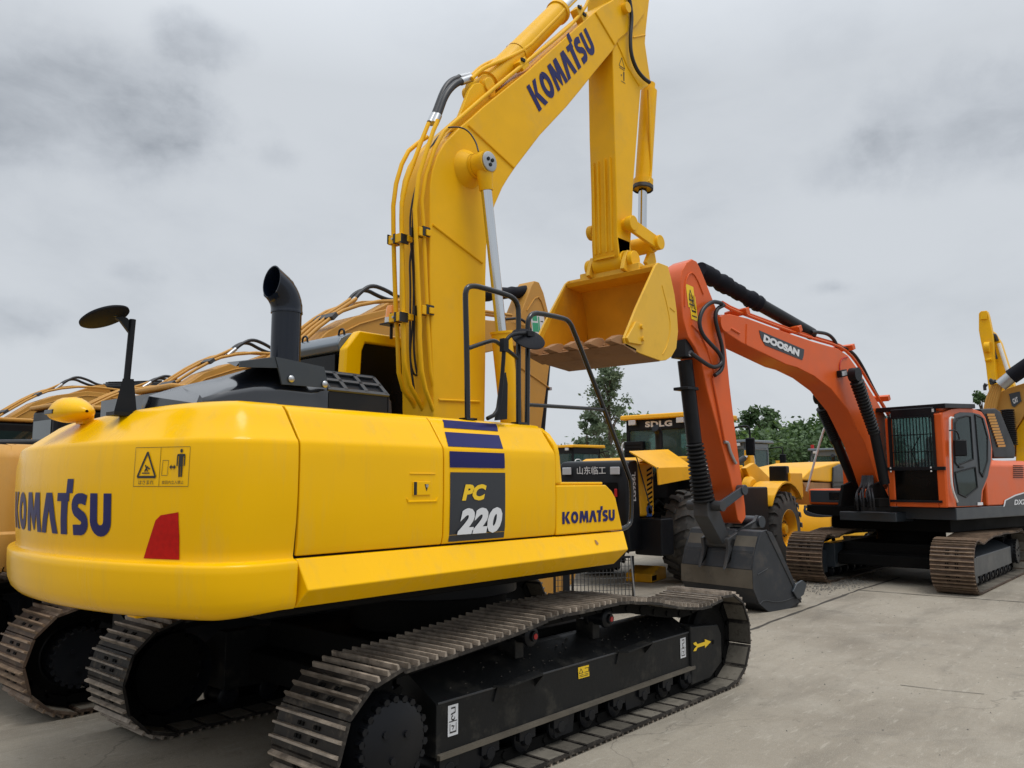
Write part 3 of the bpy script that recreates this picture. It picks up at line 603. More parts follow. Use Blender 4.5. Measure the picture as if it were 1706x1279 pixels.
nn_ = nn_ if nn_.y < 0 else -nn_
decal([[(.1, .2), (.5, 0), (.9, .3), (.7, .9), (.3, 1)]], quad_map(a_+dn_*.62+nn_*.004, (.045, 0, 0), -dn_*.28), 'torn_sticker', 'bucket_brown', SK)
m = MB(); m.prism([(-1.9, 1.352, zt), (-1.9, 1.475, zo), (-1.9, 1.352, zb), (-1.9, 1.2, zb), (-1.9, 1.2, zt)], (2.9, 0, 0)); m.build('side_skirt', 'yellow', EX, .008)
# ---- engine hood, its vents, the bracket plate and the exhaust
yb = -.95
low = [(222.7, 681), (232, 677), (262, 670), (322, 661), (381, 650), (425, 643), (470, 643), (520, 650)]
top = [(226, 678), (232, 668), (244, 659), (293, 644), (351, 631), (401, 617), (440, 606), (470, 604)]
m = MB(); rows = [[], [], [], [], [], [], []]
for (a, b), (c, d) in zip(low, top):
    p = at(a, b, 'y', yb); q = at(c, d, 'y', -.52); p.x = max(p.x, -2.40); q.x = max(q.x, -2.50)
    rows[0].append((p.x, yb, 2.08)); rows[1].append((p.x, yb, p.z-.03)); rows[2].append((p.x, yb+.012, p.z)); rows[3].append((p.x*.9+q.x*.1, yb+.05, p.z+.2*(q.z-p.z)))
    rows[4].append((q.x, -.60, q.z-.012)); rows[5].append((q.x, -.54, q.z-.002)); rows[6].append((q.x, -.48, q.z-.02))
x1 = -1.62
for r_, (yy, zz) in zip(rows, [(yb, 2.08), (yb, 2.36), (yb+.012, 2.385), (yb+.05, 2.40), (-.60, 2.435), (-.54, 2.44), (-.48, 2.43)]):
    r_.append((x1, yy, zz))
rows.append([(p[0], -.46, 2.08) for p in rows[-1]])
m.rows(rows); n_ = len(rows[0]); k = len(m.v)-n_*len(rows)
m.f.append([k+r*n_ for r in range(len(rows))]); m.f.append([k+r*n_+n_-1 for r in range(len(rows))]); m.sm += [False]*2; m.mi += [0]*2
m.box2((-2.2, -.47, 2.15), (-1.64, .8, 2.36)); HD = m.build('engine_hood', 'hood_black', EX)
# vented front half: a slab with real slots along its slanted shoulder
hv = MB(); hv.prism([(-1.63, y, z) for y, z in [(-.95, 2.18), (-.95, 2.345), (-.80, 2.475), (-.74, 2.485), (.5, 2.49), (.6, 2.18)]], (.46, 0, 0))
hv.prism([(-1.165, y, z) for y, z in [(-.95, 2.18), (-.95, 2.345), (-.80, 2.475), (.5, 2.485), (.6, 2.18)]], (.01, 0, 0)); hv.prism([(-1.17, -.945, 2.18), (-1.17, -.945, 2.345), (-1.10, -.90, 2.33), (-1.085, -.90, 2.18)], (0, .9, 0)); hv = hv.build('front_cover', 'satin_black', HD, .01, 2)
m = MB()
def slat(u0, u1, t0, t1):
    f = lambda x, t, o: (x, -.955+.15*t+o*-.65, 2.352+.13*t+o*.75)
    q = [f(u0, t0, .006), f(u1, t0, .006), f(u1, t1, .006), f(u0, t1, .006)]; r_ = [f(u0, t0, -.006), f(u1, t0, -.006), f(u1, t1, -.006), f(u0, t1, -.006)]
    m.add(q+r_, [(0, 1, 2, 3), (7, 6, 5, 4), (0, 4, 5, 1), (1, 5, 6, 2), (2, 6, 7, 3), (3, 7, 4, 0)])
for t0, t1 in ((0, .14), (.50, .62), (.92, 1.02)): slat(-1.63, -1.165, t0, t1)
for u in (-1.63, -1.50, -1.345, -1.19): slat(u, u+.03, .02, 1)
for x0, x1 in ((-1.62, -1.51), (-1.47, -1.36), (-1.32, -1.20)): m.box2((x0-.02, -.79, 2.487), (x0, .1, 2.496)); m.box2((x1, -.79, 2.487), (x1+.02, .1, 2.496))
m.box2((-1.63, -.80, 2.484), (-1.17, -.765, 2.494)); m.box2((-1.63, -.70, 2.487), (-1.17, -.66, 2.496)); m.build('vent_grille', 'slate', HD)
m = MB(); pl = ats([(459, 594), (540, 611), (548, 646), (470, 640), (466, 620)], 'y', -.975); m.prism([(p.x, -.975, p.z) for p in pl], (0, .012, 0))
a = at(400, 602, 'y', -.97); b = at(459, 594, 'y', -.97); c = at(540, 611, 'y', -.97)
m.add([(a.x, -.97, a.z), (b.x, -.97, b.z), (c.x, -.97, c.z), (c.x, -.45, c.z+.01), (b.x, -.45, b.z+.02), (a.x+.12, -.72, a.z+.01)], [(0, 1, 4, 5), (1, 2, 3, 4)])
m.prism([(a.x, -.97, a.z-.03), (a.x, -.97, a.z), (b.x, -.97, b.z), (b.x+.03, -.97, b.z-.06)], (0, .012, 0))
hb = m.build('exhaust_bracket', 'slate', HD)
m = MB()
for u, v in ((485, 631), (541, 640)):
    c = at(u, v, 'y', -.98); m.lathe(c, (0, -1, 0), [(0, .020), (.006, .020), (.012, .014), (.015, 0)], 16)
m.build('bolts', 'steel', hb)
EXX = lambda u, v: at(u, v, 'y', -.62)
base = EXX(475, 605); r0 = .090; pipe = MB(); rings = []
def pring(c, n_, r_, u_=None):
    n_ = Vector(n_).normalized(); a_ = Vector((0, 1, 0)); b_ = n_.cross(a_).normalized()
    return [c+(a_*math.cos(2*math.pi*j/28)+b_*math.sin(2*math.pi*j/28))*r_ for j in range(28)]
px_ = base.x; el = at(475, 522, 'y', -.62).z
rings = [pring(Vector((px_, -.62, 2.35)), (0, 0, 1), r0), pring(Vector((px_, -.62, el)), (0, 0, 1), r0), pring(Vector((px_, -.62, el)), (0, 0, 1), r0+.006), pring(Vector((px_, -.62, el+.012)), (0, 0, 1), r0+.006)]
Rb = .17
for t in range(0, 66, 9):
    c = Vector((px_-Rb+Rb*math.cos(R(t)), -.62, el+.014+Rb*math.sin(R(t)))); rings.append(pring(c, (-math.sin(R(t)), 0, math.cos(R(t))), r0+.005))
t = R(63); c = Vector((px_-Rb+Rb*math.cos(t)-.02, -.62, el+.014+Rb*math.sin(t)+.015))
d_ = Vector((-math.sin(t), 0, math.cos(t)))
last = []
for q in pring(c, d_, r0+.005):           # slanted cut at the mouth, nearly upright
    rel = q-c; last.append(q+d_*(-.40*rel.dot(Vector((math.cos(t), 0, math.sin(t))))*-1))
rings.append(last); inner = [Vector((q.x, c.y+(q.y-c.y)*.94, q.z))*1 for q in last]
cm = sum(last, Vector())/28; inner = [cm+(q-cm)*.93 for q in last]; rings.append(inner)
deep = [cm+(q-cm)*.90-d_*.12 for q in last]; rings.append(deep)
pipe.rows(rings, closed=True); pipe.f.append([len(pipe.v)-28+i for i in range(28)]); pipe.sm.append(False); pipe.mi.append(0)
pipe.build('exhaust_pipe', 'pipe_navy', EX)
# ---- cab: only its rear right corner shows
cy = .46
def cabp(u, v): p = at(u, v, 'y', cy); return Vector((p.x, cy, p.z))
outer = [cabp(576, 640), cabp(579, 622), cabp(583, 576), cabp(604, 551), cabp(626, 554), cabp(661, 562)]
xr = outer[1].x-.02; zr = outer[3].z
m = MB(); yl = 1.44
m.box2((xr+.05, cy+.05, 1.42), (1.25, yl-.04, zr-.14)); cb = m.build('cab', 'under_black', EX, .03)
m = MB(); m.prism([Vector((xr, cy, 1.45)), Vector((xr-.01, cy, outer[1].z)), Vector((xr, cy, outer[2].z-.02)), Vector((outer[3].x-.03, cy, outer[3].z)), Vector((1.2, cy, outer[3].z+.02)), Vector((1.2, cy, outer[3].z-.07)), Vector((xr+.20, cy, outer[3].z-.10)), Vector((xr+.17, cy, outer[3].z-.17)), Vector((xr+.15, cy, outer[1].z-.2)), Vector((xr+.15, cy, 1.45))], (0, .10, 0)); m.build('cab_frame', 'yellow', cb, .02, 3)
m = MB(); m.box2((xr+.12, cy+.028, 2.30), (1.1, cy+.045, zr-.07)); m.build('side_window', 'glass_dark', cb)
m = MB(); m.box2((xr+.12, cy+.02, 1.5), (1.1, cy+.045, 2.295)); m.build('lower_pane', 'glass_clear', cb)
m = MB(); m.prism([(xr+.01, cy+.10, zr-.18), (xr-.02, cy+.10, zr-.12), (xr+.02, cy+.10, zr-.06), (xr+.12, cy+.10, zr-.01), (1.2, cy+.10, zr+.03), (1.2, cy+.10, zr-.15)], (0, yl-cy-.12, 0)); rf = m.build('cab_roof', 'roof_grey', cb, .02, 3)
m = MB(); m.box2((xr+.008, cy+.16, 2.35), (xr+.03, yl-.08, zr-.20)); m.build('rear_window', 'glass_dark', cb, .004)
m = MB()
for y in (cy+.2, yl-.25): m.tube([(xr+.10, y-.04, zr-.02), (xr+.10, y-.03, zr+.03), (xr+.10, y+.03, zr+.03), (xr+.10, y+.04, zr-.02)], .009, 8, smooth_path=2)
m.build('lifting_eye', 'satin_black', rf)
B0 = at(652, 545, 'y', .36); m = MB(); m.cyl(B0+Vector((0, 0, -.10)), B0+Vector((0, 0, .02)), .014, 10); m.box(B0+Vector((0, 0, .022)), (.16, .12, .012)); bc = m.build('beacon', 'satin_black', cb)
m = MB(); m.lathe(B0+Vector((0, 0, .03)), (0, 0, 1), [(0, .058), (.05, .058)], 24); m.build('beacon_base', 'white', bc)
m = MB(); m.lathe(B0+Vector((0, 0, .08)), (0, 0, 1), [(0, .055), (.01, .052), (.085, .046), (.105, .036), (.112, 0)], 24); m.build('beacon_dome', 'amber', bc)
# ---- boom
BW = .19
BO = [(723, 700), (722, 640), (719, 560), (716.5, 470), (716.5, 400), (716.6, 345), (717, 308), (721, 282), (729, 258), (740, 239), (752.5, 226), (765, 213), (785, 196), (806, 177), (881.5, 116), (944, 60), (991, 19), (1001, 11), (1017, 2), (1040, -14), (1062, -22), (1078, -6), (1074, 22), (1060, 42), (1031, 66), (1020, 85), (991, 120), (968, 149), (944, 178), (900, 225), (859.6, 278), (848, 295), (837.7, 312), (825, 341), (816, 370), (811, 410), (809.5, 470), (809.5, 596), (808, 702)]
P_ = ats(BO, 'y', -BW); P_ = [Vector((p.x, -BW, p.z)) for p in P_]
P_ += [Vector((.48, -BW, 1.75)), Vector((.36, -BW, 1.60)), Vector((.15, -BW, 1.55)), Vector((0, -BW, 1.62)), Vector((-.12, -BW, 1.80))]
m = MB(); m.prism(P_, (0, 2*BW, 0)); BM_ = m.build('boom', 'yellow_boom', EX, .012, 3, ang=50)
m = MB(); yy = -BW-.004          # welded seams and edge flanges
for a, b in (((780, 208), (856, 279)), ((721, 374), (804, 438)), ((731, 666), (799, 669)), ((992, 20), (1024, 74))):
    p, q = at(*a, 'y', yy), at(*b, 'y', yy); m.tube([p, q], .010, 6)
m.build('weld_seam', 'yellow_boom', BM_)
# plates standing proud along the upper edge
m = MB(); pr = [at(u, v, 'y', -BW+.02) for u, v in [(716.5, 400), (717, 308), (729, 258), (752.5, 226), (806, 177), (944, 60), (1001, 11)]]
# boom foot brackets
m = MB()
for y in (-.30, .24): m.prism([(-.2, y, 1.42), (.62, y, 1.42), (.55, y, 1.75), (.3, y, 1.95), (.05, y, 1.95), (-.15, y, 1.7)], (0, .05, 0))
m.cyl((.15, -.32, 1.72), (.15, .32, 1.72), .09, 24); m.build('boom_bracket', 'yellow_boom', EX, .01)
ps, W_ = word('KOMATSU'); a = at(898.5, 186, 'y', -BW-.004); b = at(994.5, 84, 'y', -BW-.004); e_ = (b-a); e_.y = 0; ev = Vector((-e_.z, 0, e_.x)).normalized()
decal(ps, quad_map(a, e_/W_, ev*.265), 'lettering', 'navy', BM_)
# pin boss on the boom's side and the boom cylinders
PC_ = at(812, 270, 'y', -.42); BXX, BZ = PC_.x, PC_.z
m = MB(); m.cyl((BXX, -.31, BZ), (BXX, .31, BZ), .105, 32); m.lathe((BXX, -BW+.01, BZ), (0, -1, 0), [(0, .175), (.03, .16), (.07, .125), (.10, .108)], 32); m.lathe((BXX, BW-.01, BZ), (0, 1, 0), [(0, .175), (.03, .16), (.07, .125), (.10, .108)], 32)
m.build('pin_boss', 'yellow_boom', BM_)
for s in (-1, 1):
    yc = s*.375
    top = Vector((BXX, yc, BZ)); e0 = at(835, 552, 'y', -.375); e1 = at(852, 700, 'y', -.375)
    ax = (Vector((e0.x, yc, e0.z))-top).normalized()
    m = MB(); end = top+ax*((e0.z-BZ)/ax.z); gl = Vector((end.x+(1.55-end.z)*ax.x/ax.z, yc, 1.55))
    m.tube([gl, end+ax*.02, end+ax*.02, end], [.088, .088, .098, .098], 28)
    m.cyl(gl+Vector((0, -.07, 0)), gl+Vector((0, .07, 0)), .095, 24)
    bc_ = m.build('boom_cylinder', 'yellow_boom', EX)
    m = MB(); m.cyl(top+ax*.19, end+ax*.05, .046, 28); m.build('rod', 'chrome', bc_)
    m = MB(); m.cyl(top+Vector((0, -.062, 0)), top+Vector((0, .062, 0)), .098, 30); m.tube([top+ax*.03, top+ax*.12, top+ax*.23], [.075, .068, .058], 24); m.build('rod_eye', 'yellow_boom', bc_)
    m = MB(); m.lathe(top+Vector((0, s*.062, 0)), (0, s, 0), [(0, .085), (.012, .085), (.016, .078), (.016, 0)], 30); pc = m.build('pin_cap', 'steel', bc_)
    m = MB()
    for t in (30, 150, 270): c = top+Vector((.03*math.cos(R(t)), s*.079, .03*math.sin(R(t)))); m.cyl(c, c+Vector((0, s*.008, 0)), .017, 6)
    m.build('pin_bolts', 'satin_black', pc)
# grease line to the pin
m = MB(); m.tube([at(747, 212, 'y', -.22), at(765, 211, 'y', -.24), at(780, 217, 'y', -.28), at(793, 236, 'y', -.34), at(797, 252, 'y', -.38)], .007, 8, smooth_path=2); m.build('grease_line', 'rubber_hose', BM_)
# four steel pipes up the boom's back, clamps, cables
def ypipe(u, v, x=-.30): return at(u, v, 'x', x).y
PP = [[(693, 690), (693, 678), (665, 640), (662.5, 561), (660, 535), (655.6, 404), (655, 323), (674, 257), (700, 235), (712, 228)],
      [(711, 696), (709, 690), (674, 625), (673, 535), (668.5, 379), (669.7, 323), (700, 240), (710, 215), (714, 205)],
      [(727, 697), (724, 690), (703.5, 634), (699, 566), (699.5, 535), (695, 441), (690, 316), (720, 222), (727, 206), (729, 200)],
      [(742, 702), (739, 696), (718, 637), (714, 566), (712, 535), (705.7, 385), (701, 316), (730.5, 226), (765, 197), (806, 161), (862, 115), (943, 50), (972, 18), (985, -10)]]
pys = []
for pp in PP:
    y_ = ypipe(*pp[5]); y_ = max(-.17, min(.19, y_)); pys.append(y_)
    m = MB(); m.tube([at(u, v, 'y', y_) for u, v in pp], .0185, 12, smooth_path=1); m.build('hydraulic_pipe', 'yellow_boom', BM_)
for v in (395, 525):
    for (i, j, mm, dv) in ((0, 1, 'decal_black', 4), (2, 3, 'decal_black', -8)):
        ui = PP[i][5][0] if v == 395 else PP[i][4][0]; uj = PP[j][5][0] if v == 395 else PP[j][4][0]
        a = at(ui, v+dv, 'y', pys[i]); b = at(uj, v+dv, 'y', pys[j])
        c = (a+b)/2; m = MB(); m.box(c+Vector((.0, 0, 0)), (.075, abs(a.y-b.y)+.065, .072)); m.box(c+Vector((.05, 0, 0)), (.05, abs(a.y-b.y)+.10, .05)); k = m.build('pipe_clamp', 'yellow_boom', BM_, .004)
        m = MB(); m.box(c+Vector((-.003, 0, 0)), (.078, .022, .078)); m.box((b.x, b.y-.030, b.z), (.08, .014, .078)); m.box((a.x, a.y+.028, a.z), (.08, .010, .078)); m.build('clamp_band', 'decal_black', k); 
        m = MB(); m.lathe((c.x-.040, c.y+.02, c.z), (-1, 0, 0), [(0, .010), (.008, .010), (.01, 0)], 10); m.build('clamp_bolt', 'steel', k)
for cab_ in ([(745, 215), (722, 235), (700, 285), (684, 345), (683, 390), (688, 440), (690, 500), (690, 540), (689, 590), (698, 640), (714, 700)], [(735, 225), (712, 255), (696, 300), (688, 350), (687, 400), (690, 470), (688, 540), (682, 590), (688, 625), (699, 625)], [(690, 400), (682, 430), (684, 480), (683, 545), (683, 600), (690, 650)]):
    m = MB(); m.tube([at(u, v, 'y', .0) for u, v in cab_], .0085, 8, smooth_path=2); m.build('cable', 'rubber_hose', BM_)
# upper brackets, arm cylinder and its plumbing
m = MB()
for y in (-.13, .09):
    pts = [(743, 225), (764, 196), (782, 150), (790, 139), (800, 137), (812, 147), (815, 165), (840, 150), (800, 190)]
    m.prism([Vector((p.x, y, p.z)) for p in ats(pts, 'y', y)], (0, .04, 0))
pv = at(797, 150, 'y', 0); m.cyl((pv.x, -.15, pv.z), (pv.x, .15, pv.z), .07, 24); m.build('cylinder_bracket', 'yellow_boom', BM_, .008)
a = at(800, 150, 'y', 0); b = at(928, 22, 'y', 0); ax = (b-a).normalized()
m = MB(); m.tube([a, a+ax*.15, a+ax*.15, b, b, b+ax*.05], [.09, .09, .112, .112, .128, .128], 32); m.lathe(a+ax*.75, ax, [(0, .118), (.03, .118)], 30)
m.cyl(a+Vector((0, -.09, 0)), a+Vector((0, .09, 0)), .11, 24)
ac = m.build('arm_cylinder', 'yellow_boom', EX)
m = MB(); m.cyl(b, b+ax*1.15, .055, 26); m.build('rod', 'chrome', ac)
m = MB()
for y_, o_ in ((-.10, 0), (.06, -5)):
    m.tube([at(u, v+o_, 'y', y_) for u, v in [(786, 131), (799, 118), (812, 110), (845, 97), (878, 80), (905, 52), (935, 22), (942, 12)]], .019, 12, smooth_path=1)
m.build('cylinder_pipe', 'yellow_boom', ac)
m = MB(); 
for y_, L_ in ((-.06, [(727, 200), (732, 186), (742, 158), (757, 140), (772, 134)]), (.06, [(722, 196), (728, 180), (740, 148), (752, 134), (768, 129)])): m.tube([at(u, v, 'y', y_) for u, v in L_], .030, 14, smooth_path=2)
hs = m.build('arm_hose', 'rubber_hose', ac)
for y_, a_, b_ in ((-.06, (724, 206), (730, 192)), (.06, (717, 205), (724, 191)), (-.06, (768, 136), (785, 130)), (.06, (765, 130), (782, 126))): m = MB(); m.tube([at(*a_, 'y', y_), at(*b_, 'y', y_)], .034, 14); m.build('hose_fitting', 'steel', hs)
for u, v in ((868, 108), (970, 32), (962, 20)):
    c = at(u, v, 'y', -.14); m = MB(); m.box(c, (.13, .09, .09), Matrix.Rotation(-.8, 3, 'Y')); k = m.build('pipe_clamp', 'yellow_boom', BM_, .006); m = MB(); m.box(c+Vector((-.03, -.05, .02)), (.05, .02, .03)); m.build('clamp_bolt', 'satin_black', k)
# ---- arm
AW = .17
AO = [(1019, 10), (1020.5, 45), (1021, 85), (1022, 130), (1023.8, 219), (1027, 313), (1028.5, 400), (1030, 425), (1034, 437), (1046, 442), (1056, 436), (1053, 420), (1051, 405), (1053.5, 360), (1055, 313), (1059.8, 250), (1067.6, 150), (1080, 143), (1084, 134), (1079, 100), (1075, 72), (1076.5, 50), (1082, 0), (1088, -60), (1070, -120), (1040, -130), (1020, -60)]
P_ = [Vector((p.x, -AW, p.z)) for p in ats(AO, 'y', -AW)]
m = MB(); m.prism(P_, (0, 2*AW, 0)); AR = m.build('arm', 'yellow_boom', EX, .012, 3, ang=50)
# long wear strips on the arm's back face
xf = at(1029, 400, 'y', -AW).x; xt = at(1023.8, 219, 'y', -AW).x
m = MB(); z1, z0 = 5.35, 4.30
for y in (-.10, -.03, .06, .12): m.prism([(xf-.014, y-.010, z0), (xf-.014, y+.010, z0), (xt-.012+.0, y+.010, z1), (xt-.012, y-.010, z1)], (.03, 0, 0))
m.box((xf-.01, 0, 4.24), (.02, .26, .02)); m.build('wear_strip', 'yellow_boom', AR)
# warning stickers on the arm
yy = -AW-.003
a = at(1031, 112, 'y', yy); fn = quad_map(a, (.13, 0, 0), (0, 0, .15)); o = decal(stroke([(.05, .2), (.95, .2)], .06)+stroke([(.95, .2), (.5, .95)], .06)+stroke([(.5, .95), (.05, .2)], .06)+stroke([(.1, .05), (.9, .05)], .05), fn, 'warning_sticker', 'decal_black', AR)
a = at(1033, 134, 'y', yy); fn = quad_map(a, (.12, 0, 0), (0, 0, .15)); decal([[(.6, .2), (.75, .2), (.78, .9), (.6, .9)], [(.1, .5), (.35, .6), (.35, .45)]]+stroke([(.2, .05), (.9, .05)], .05), fn, 'warning_sticker', 'decal_black', AR)
m = MB(); m.tube([at(1028, 70, 'y', yy), at(1045, 110, 'y', yy), at(1065, 143, 'y', yy)], .008, 6); m.tube([at(1020, 46, 'y', yy), at(1040, 27, 'y', yy), at(1047, 26, 'y', yy)], .007, 6); m.tube([at(1055, 62, 'y', yy), at(1075, 58, 'y', yy)], .008, 6); m.build('weld_seam', 'yellow_boom', AR)
m = MB(); m.tube([at(u, v, 'y', -.22) for u, v in [(1045, -20), (1050, 5), (1053, 30), (1050, 60), (1051, 90), (1060, 115), (1072, 130), (1082, 137)]], .022, 12, smooth_path=2); hh = m.build('arm_hose', 'rubber_hose', AR)
c = at(1043, 13, 'y', -.22); m = MB(); m.cyl((c.x, -.25, c.z), (c.x, .25, c.z), .06, 24); m.build('pivot_pin', 'yellow_boom', AR)
# bucket cylinder in front of the arm
a = at(1082, 140, 'y', 0); b = at(1071, 313, 'y', 0); c = at(1070, 388, 'y', 0); ax = (b-a).normalized()
m = MB(); m.tube([a, a+ax*.1, a+ax*.1, b-ax*.10, b-ax*.10, b], [.07, .07, .098, .098, .118, .118], 30); bk = m.build('bucket_cylinder', 'yellow_boom', EX)
m = MB(); m.lathe(b, ax, [(-.02, .126), (.02, .126), (.03, .11)], 12); m.build('gland', 'dull_metal', bk)
m = MB(); m.cyl(b, c, .052, 26); m.build('rod', 'chrome', bk)
m = MB(); m.tube([at(u, v, 'y', -.10) for u, v in [(1080, 150), (1081, 170), (1084, 250), (1085, 290), (1080, 303)]], .016, 10, smooth_path=1); m.build('cylinder_pipe', 'yellow_boom', bk)
# linkage
pA = at(1052, 372, 'y', -.26); pB = at(1097, 404, 'y', -.26)
lk = MB(); d_ = (pB-pA).normalized(); n_ = Vector((-d_.z, 0, d_.x))
for s in (-1, 1):
    lk.prism([Vector((0, s*.26, 0))+Vector((q.x, 0, q.z)) for q in (pA+n_*.075, pB+n_*.075, pB+d_*.05, pB-n_*.075, pA-n_*.075, pA-d_*.05)], (0, -s*.045, 0))
for q in (pA, pB): lk.cyl((q.x, -.29, q.z), (q.x, .29, q.z), .065 if q is pA else .062, 26); lk.cyl((q.x, -.295, q.z), (q.x, -.22, q.z), .085, 26); lk.cyl((q.x, .295, q.z), (q.x, .22, q.z), .085, 26)
lk.build('tie_link', 'yellow_boom', EX, .008)
pD = at(1082, 440, 'y', -.14); m = MB()
m.prism([Vector((pB.x-.06, -.16, pB.z)), Vector((pB.x+.07, -.16, pB.z-.02)), Vector((pD.x+.13, -.16, pD.z+.05)), Vector((pD.x+.04, -.16, pD.z-.08)), Vector((pD.x-.10, -.16, pD.z)), Vector((pD.x-.02, -.16, pD.z+.12))], (0, .05, 0))
m.prism([Vector((pB.x-.06, .11, pB.z)), Vector((pB.x+.07, .11, pB.z-.02)), Vector((pD.x+.13, .11, pD.z+.05)), Vector((pD.x+.04, .11, pD.z-.08)), Vector((pD.x-.10, .11, pD.z)), Vector((pD.x-.02, .11, pD.z+.12))], (0, .05, 0))
m.cyl((pB.x, -.20, pB.z), (pB.x, .20, pB.z), .10, 24); m.build('bucket_link', 'yellow_boom', EX, .01)
# ---- bucket
BKW = .6
side = [(1042, 576), (1040, 563), (1060, 513), (1092, 442), (1097, 437), (1113, 443), (1118, 462), (1124, 490), (1128, 520), (1130, 552), (1127, 580), (1119, 594), (1110, 600), (1101, 601), (1068, 589)]
S = [Vector((p.x, 0, p.z)) for p in ats(side, 'y', -BKW)]
lip = S[0]; bk_root = MB()
for s in (-1, 1): bk_root.prism([p+Vector((0, s*BKW, 0)) for p in S], (0, -s*.028, 0))
# wrapper plate: from the lip under and behind to the top
wr = [S[0]]+[S[i] for i in (14, 13, 12, 11, 10, 9, 8, 7, 6, 5, 4)]
ins = [Vector((2.9, 0, 3.5))]
cen = Vector((2.75, 0, 3.6)); inner = [p+(cen-p).normalized()*.030 for p in wr]
for i in range(len(wr)-1):
    a, b, c, d = wr[i], wr[i+1], inner[i+1], inner[i]; Y = BKW-.029
    bk_root.add([(a.x, -Y, a.z), (b.x, -Y, b.z), (b.x, Y, b.z), (a.x, Y, a.z), (d.x, -Y, d.z), (c.x, -Y, c.z), (c.x, Y, c.z), (d.x, Y, d.z)], [(0, 1, 2, 3), (7, 6, 5, 4), (0, 4, 5, 1), (3, 2, 6, 7), (0, 3, 7, 4), (1, 5, 6, 2)])
BK = bk_root.build('bucket', 'bucket_yellow', EX, .006, 2)
m = MB(); c2 = [p+(cen-p).normalized()*.034 for p in wr]; m.rows([[(p.x, -BKW+.032, p.z), (p.x, BKW-.032, p.z)] for p in c2]); m.build('inner_face', 'bucket_inner_shade', BK)  # lining sheet, interior shade held in its darker colour
for s in (-1, 1): m = MB(); m.prism([Vector((p.x, s*(BKW-.0305), p.z)) for p in [S[0]+(cen-S[0])*.06]+[S[i]+(cen-S[i])*.05 for i in (14, 12, 10, 8, 6, 4, 3)]], (0, -s*.004, 0)); m.build('inner_side', 'bucket_inner_shade', BK)
# top plate behind the mouth, hinge ears
tpz = S[3].z; m = MB(); hp = at(1050, 437, 'y', -.24)
m.prism([(S[3].x-.02, -BKW+.03, S[3].z-.01), (S[5].x, -BKW+.03, S[5].z), (S[6].x, -BKW+.03, S[6].z), (S[3].x+.02, -BKW+.03, S[3].z-.05)], (0, 2*BKW-.06, 0)); m.build('top_plate', 'bucket_yellow', BK, .005)
hz = S[3].z+.14; hx = hp.x
for y in (-.25, .20):
    m = MB(); m.prism([(hx-.12, y, hz-.02), (hx-.06, y, hz+.10), (hx+.05, y, hz+.11), (hx+.14, y, hz+.02), (hx+.45, y, hz-.02), (hx+.48, y, hz-.15), (hx+.3, y, hz-.15), (hx-.1, y, hz-.14), (hx-.15, y, hz-.12)], (0, .05, 0)); m.build('hinge_ear', 'bucket_yellow', BK, .008)
m = MB(); m.prism([(S[3].x-.015, -.36, S[3].z+.06), (S[3].x+.015, -.36, S[3].z+.06), (S[3].x+.015, -.60, S[3].z-.02), (S[3].x-.015, -.60, S[3].z-.02)], (0, 0, 0.001)) if False else None
m = MB(); m.box((S[3].x+.03, 0, S[3].z+.035), (.03, .78, .09)); m.build('mouth_rib', 'bucket_yellow', BK, .01)
m = MB(); m.cyl((hx, -.19, hz), (hx, .19, hz), .115, 32); m.cyl((hx, -.31, hz), (hx, -.25, hz), .095, 28); m.cyl((hx, .25, hz), (hx, .31, hz), .095, 28); m.cyl((hx, -.3, hz), (hx, .3, hz), .06, 24)
m.prism([(hx-.10, -.17, hz+.02), (hx+.10, -.17, hz+.02), (hx+.12, -.17, hz+.25), (hx-.14, -.17, hz+.25)], (0, .34, 0)); m.build('bucket_pivot', 'yellow_boom', AR, .01)
# cutting edge and five teeth
ed = (S[0]-S[14]).normalized(); up = Vector((-ed.z, 0, ed.x)); up = up if up.z > 0 else -up
m = MB(); m.prism([S[0]+ed*.05+up*0, S[0]-ed*.18-up*.018, S[0]-ed*.18+up*.03, S[0]+up*.03], (0, 0, 0)) if False else None
m = MB(); q = [S[0]+ed*.06, S[0]-ed*.20-up*.02, S[0]-ed*.20+up*.028, S[0]+up*.028]; m.prism([p+Vector((0, -BKW, 0)) for p in q], (0, 2*BKW, 0)); m.build('cutting_edge', 'bucket_brown', BK, .004)
under = [S[0]-up*.004, S[14]-up*.006, S[13]-up*.006]
m = MB(); m.rows([[(p.x, -BKW+.01, p.z-.004), (p.x, BKW-.01, p.z-.004)] for p in (S[0], S[14], S[13], S[12])]); m.build('underside_sheet', 'bucket_brown', BK)  # brown sheet laid along the bucket's underside
for i in range(5):
    y = -BKW+.09+i*(2*BKW-.18)/4; m = MB(); o = S[0]+Vector((0, y, 0))+up*.035
    ra = lambda a, h: [o+ed*a+up*h[0], o+ed*a+up*h[1]]
    secs = [(-.14, .06, -.02, .05), (-.02, .068, -.035, .085), (.05, .06, -.03, .07), (.17, .04, -.03, -.005)]
    rows = []
    for a, hw, lo, hi in secs: rows.append([o+ed*a+up*lo+Vector((0, -hw, 0)), o+ed*a+up*lo+Vector((0, hw, 0)), o+ed*a+up*hi+Vector((0, hw*.8, 0)), o+ed*a+up*hi+Vector((0, -hw*.8, 0))])
    m.rows(rows, closed=True, sm=False); m.f += [[0, 1, 2, 3], [len(m.v)-4+j for j in range(4)]]; m.sm += [False]*2; m.mi += [0]*2
    m.cyl(o-ed*.03+Vector((0, -.085, .01)), o-ed*.03+Vector((0, .085, .01)), .018, 8); m.build('tooth', 'bucket_brown', BK, .006)
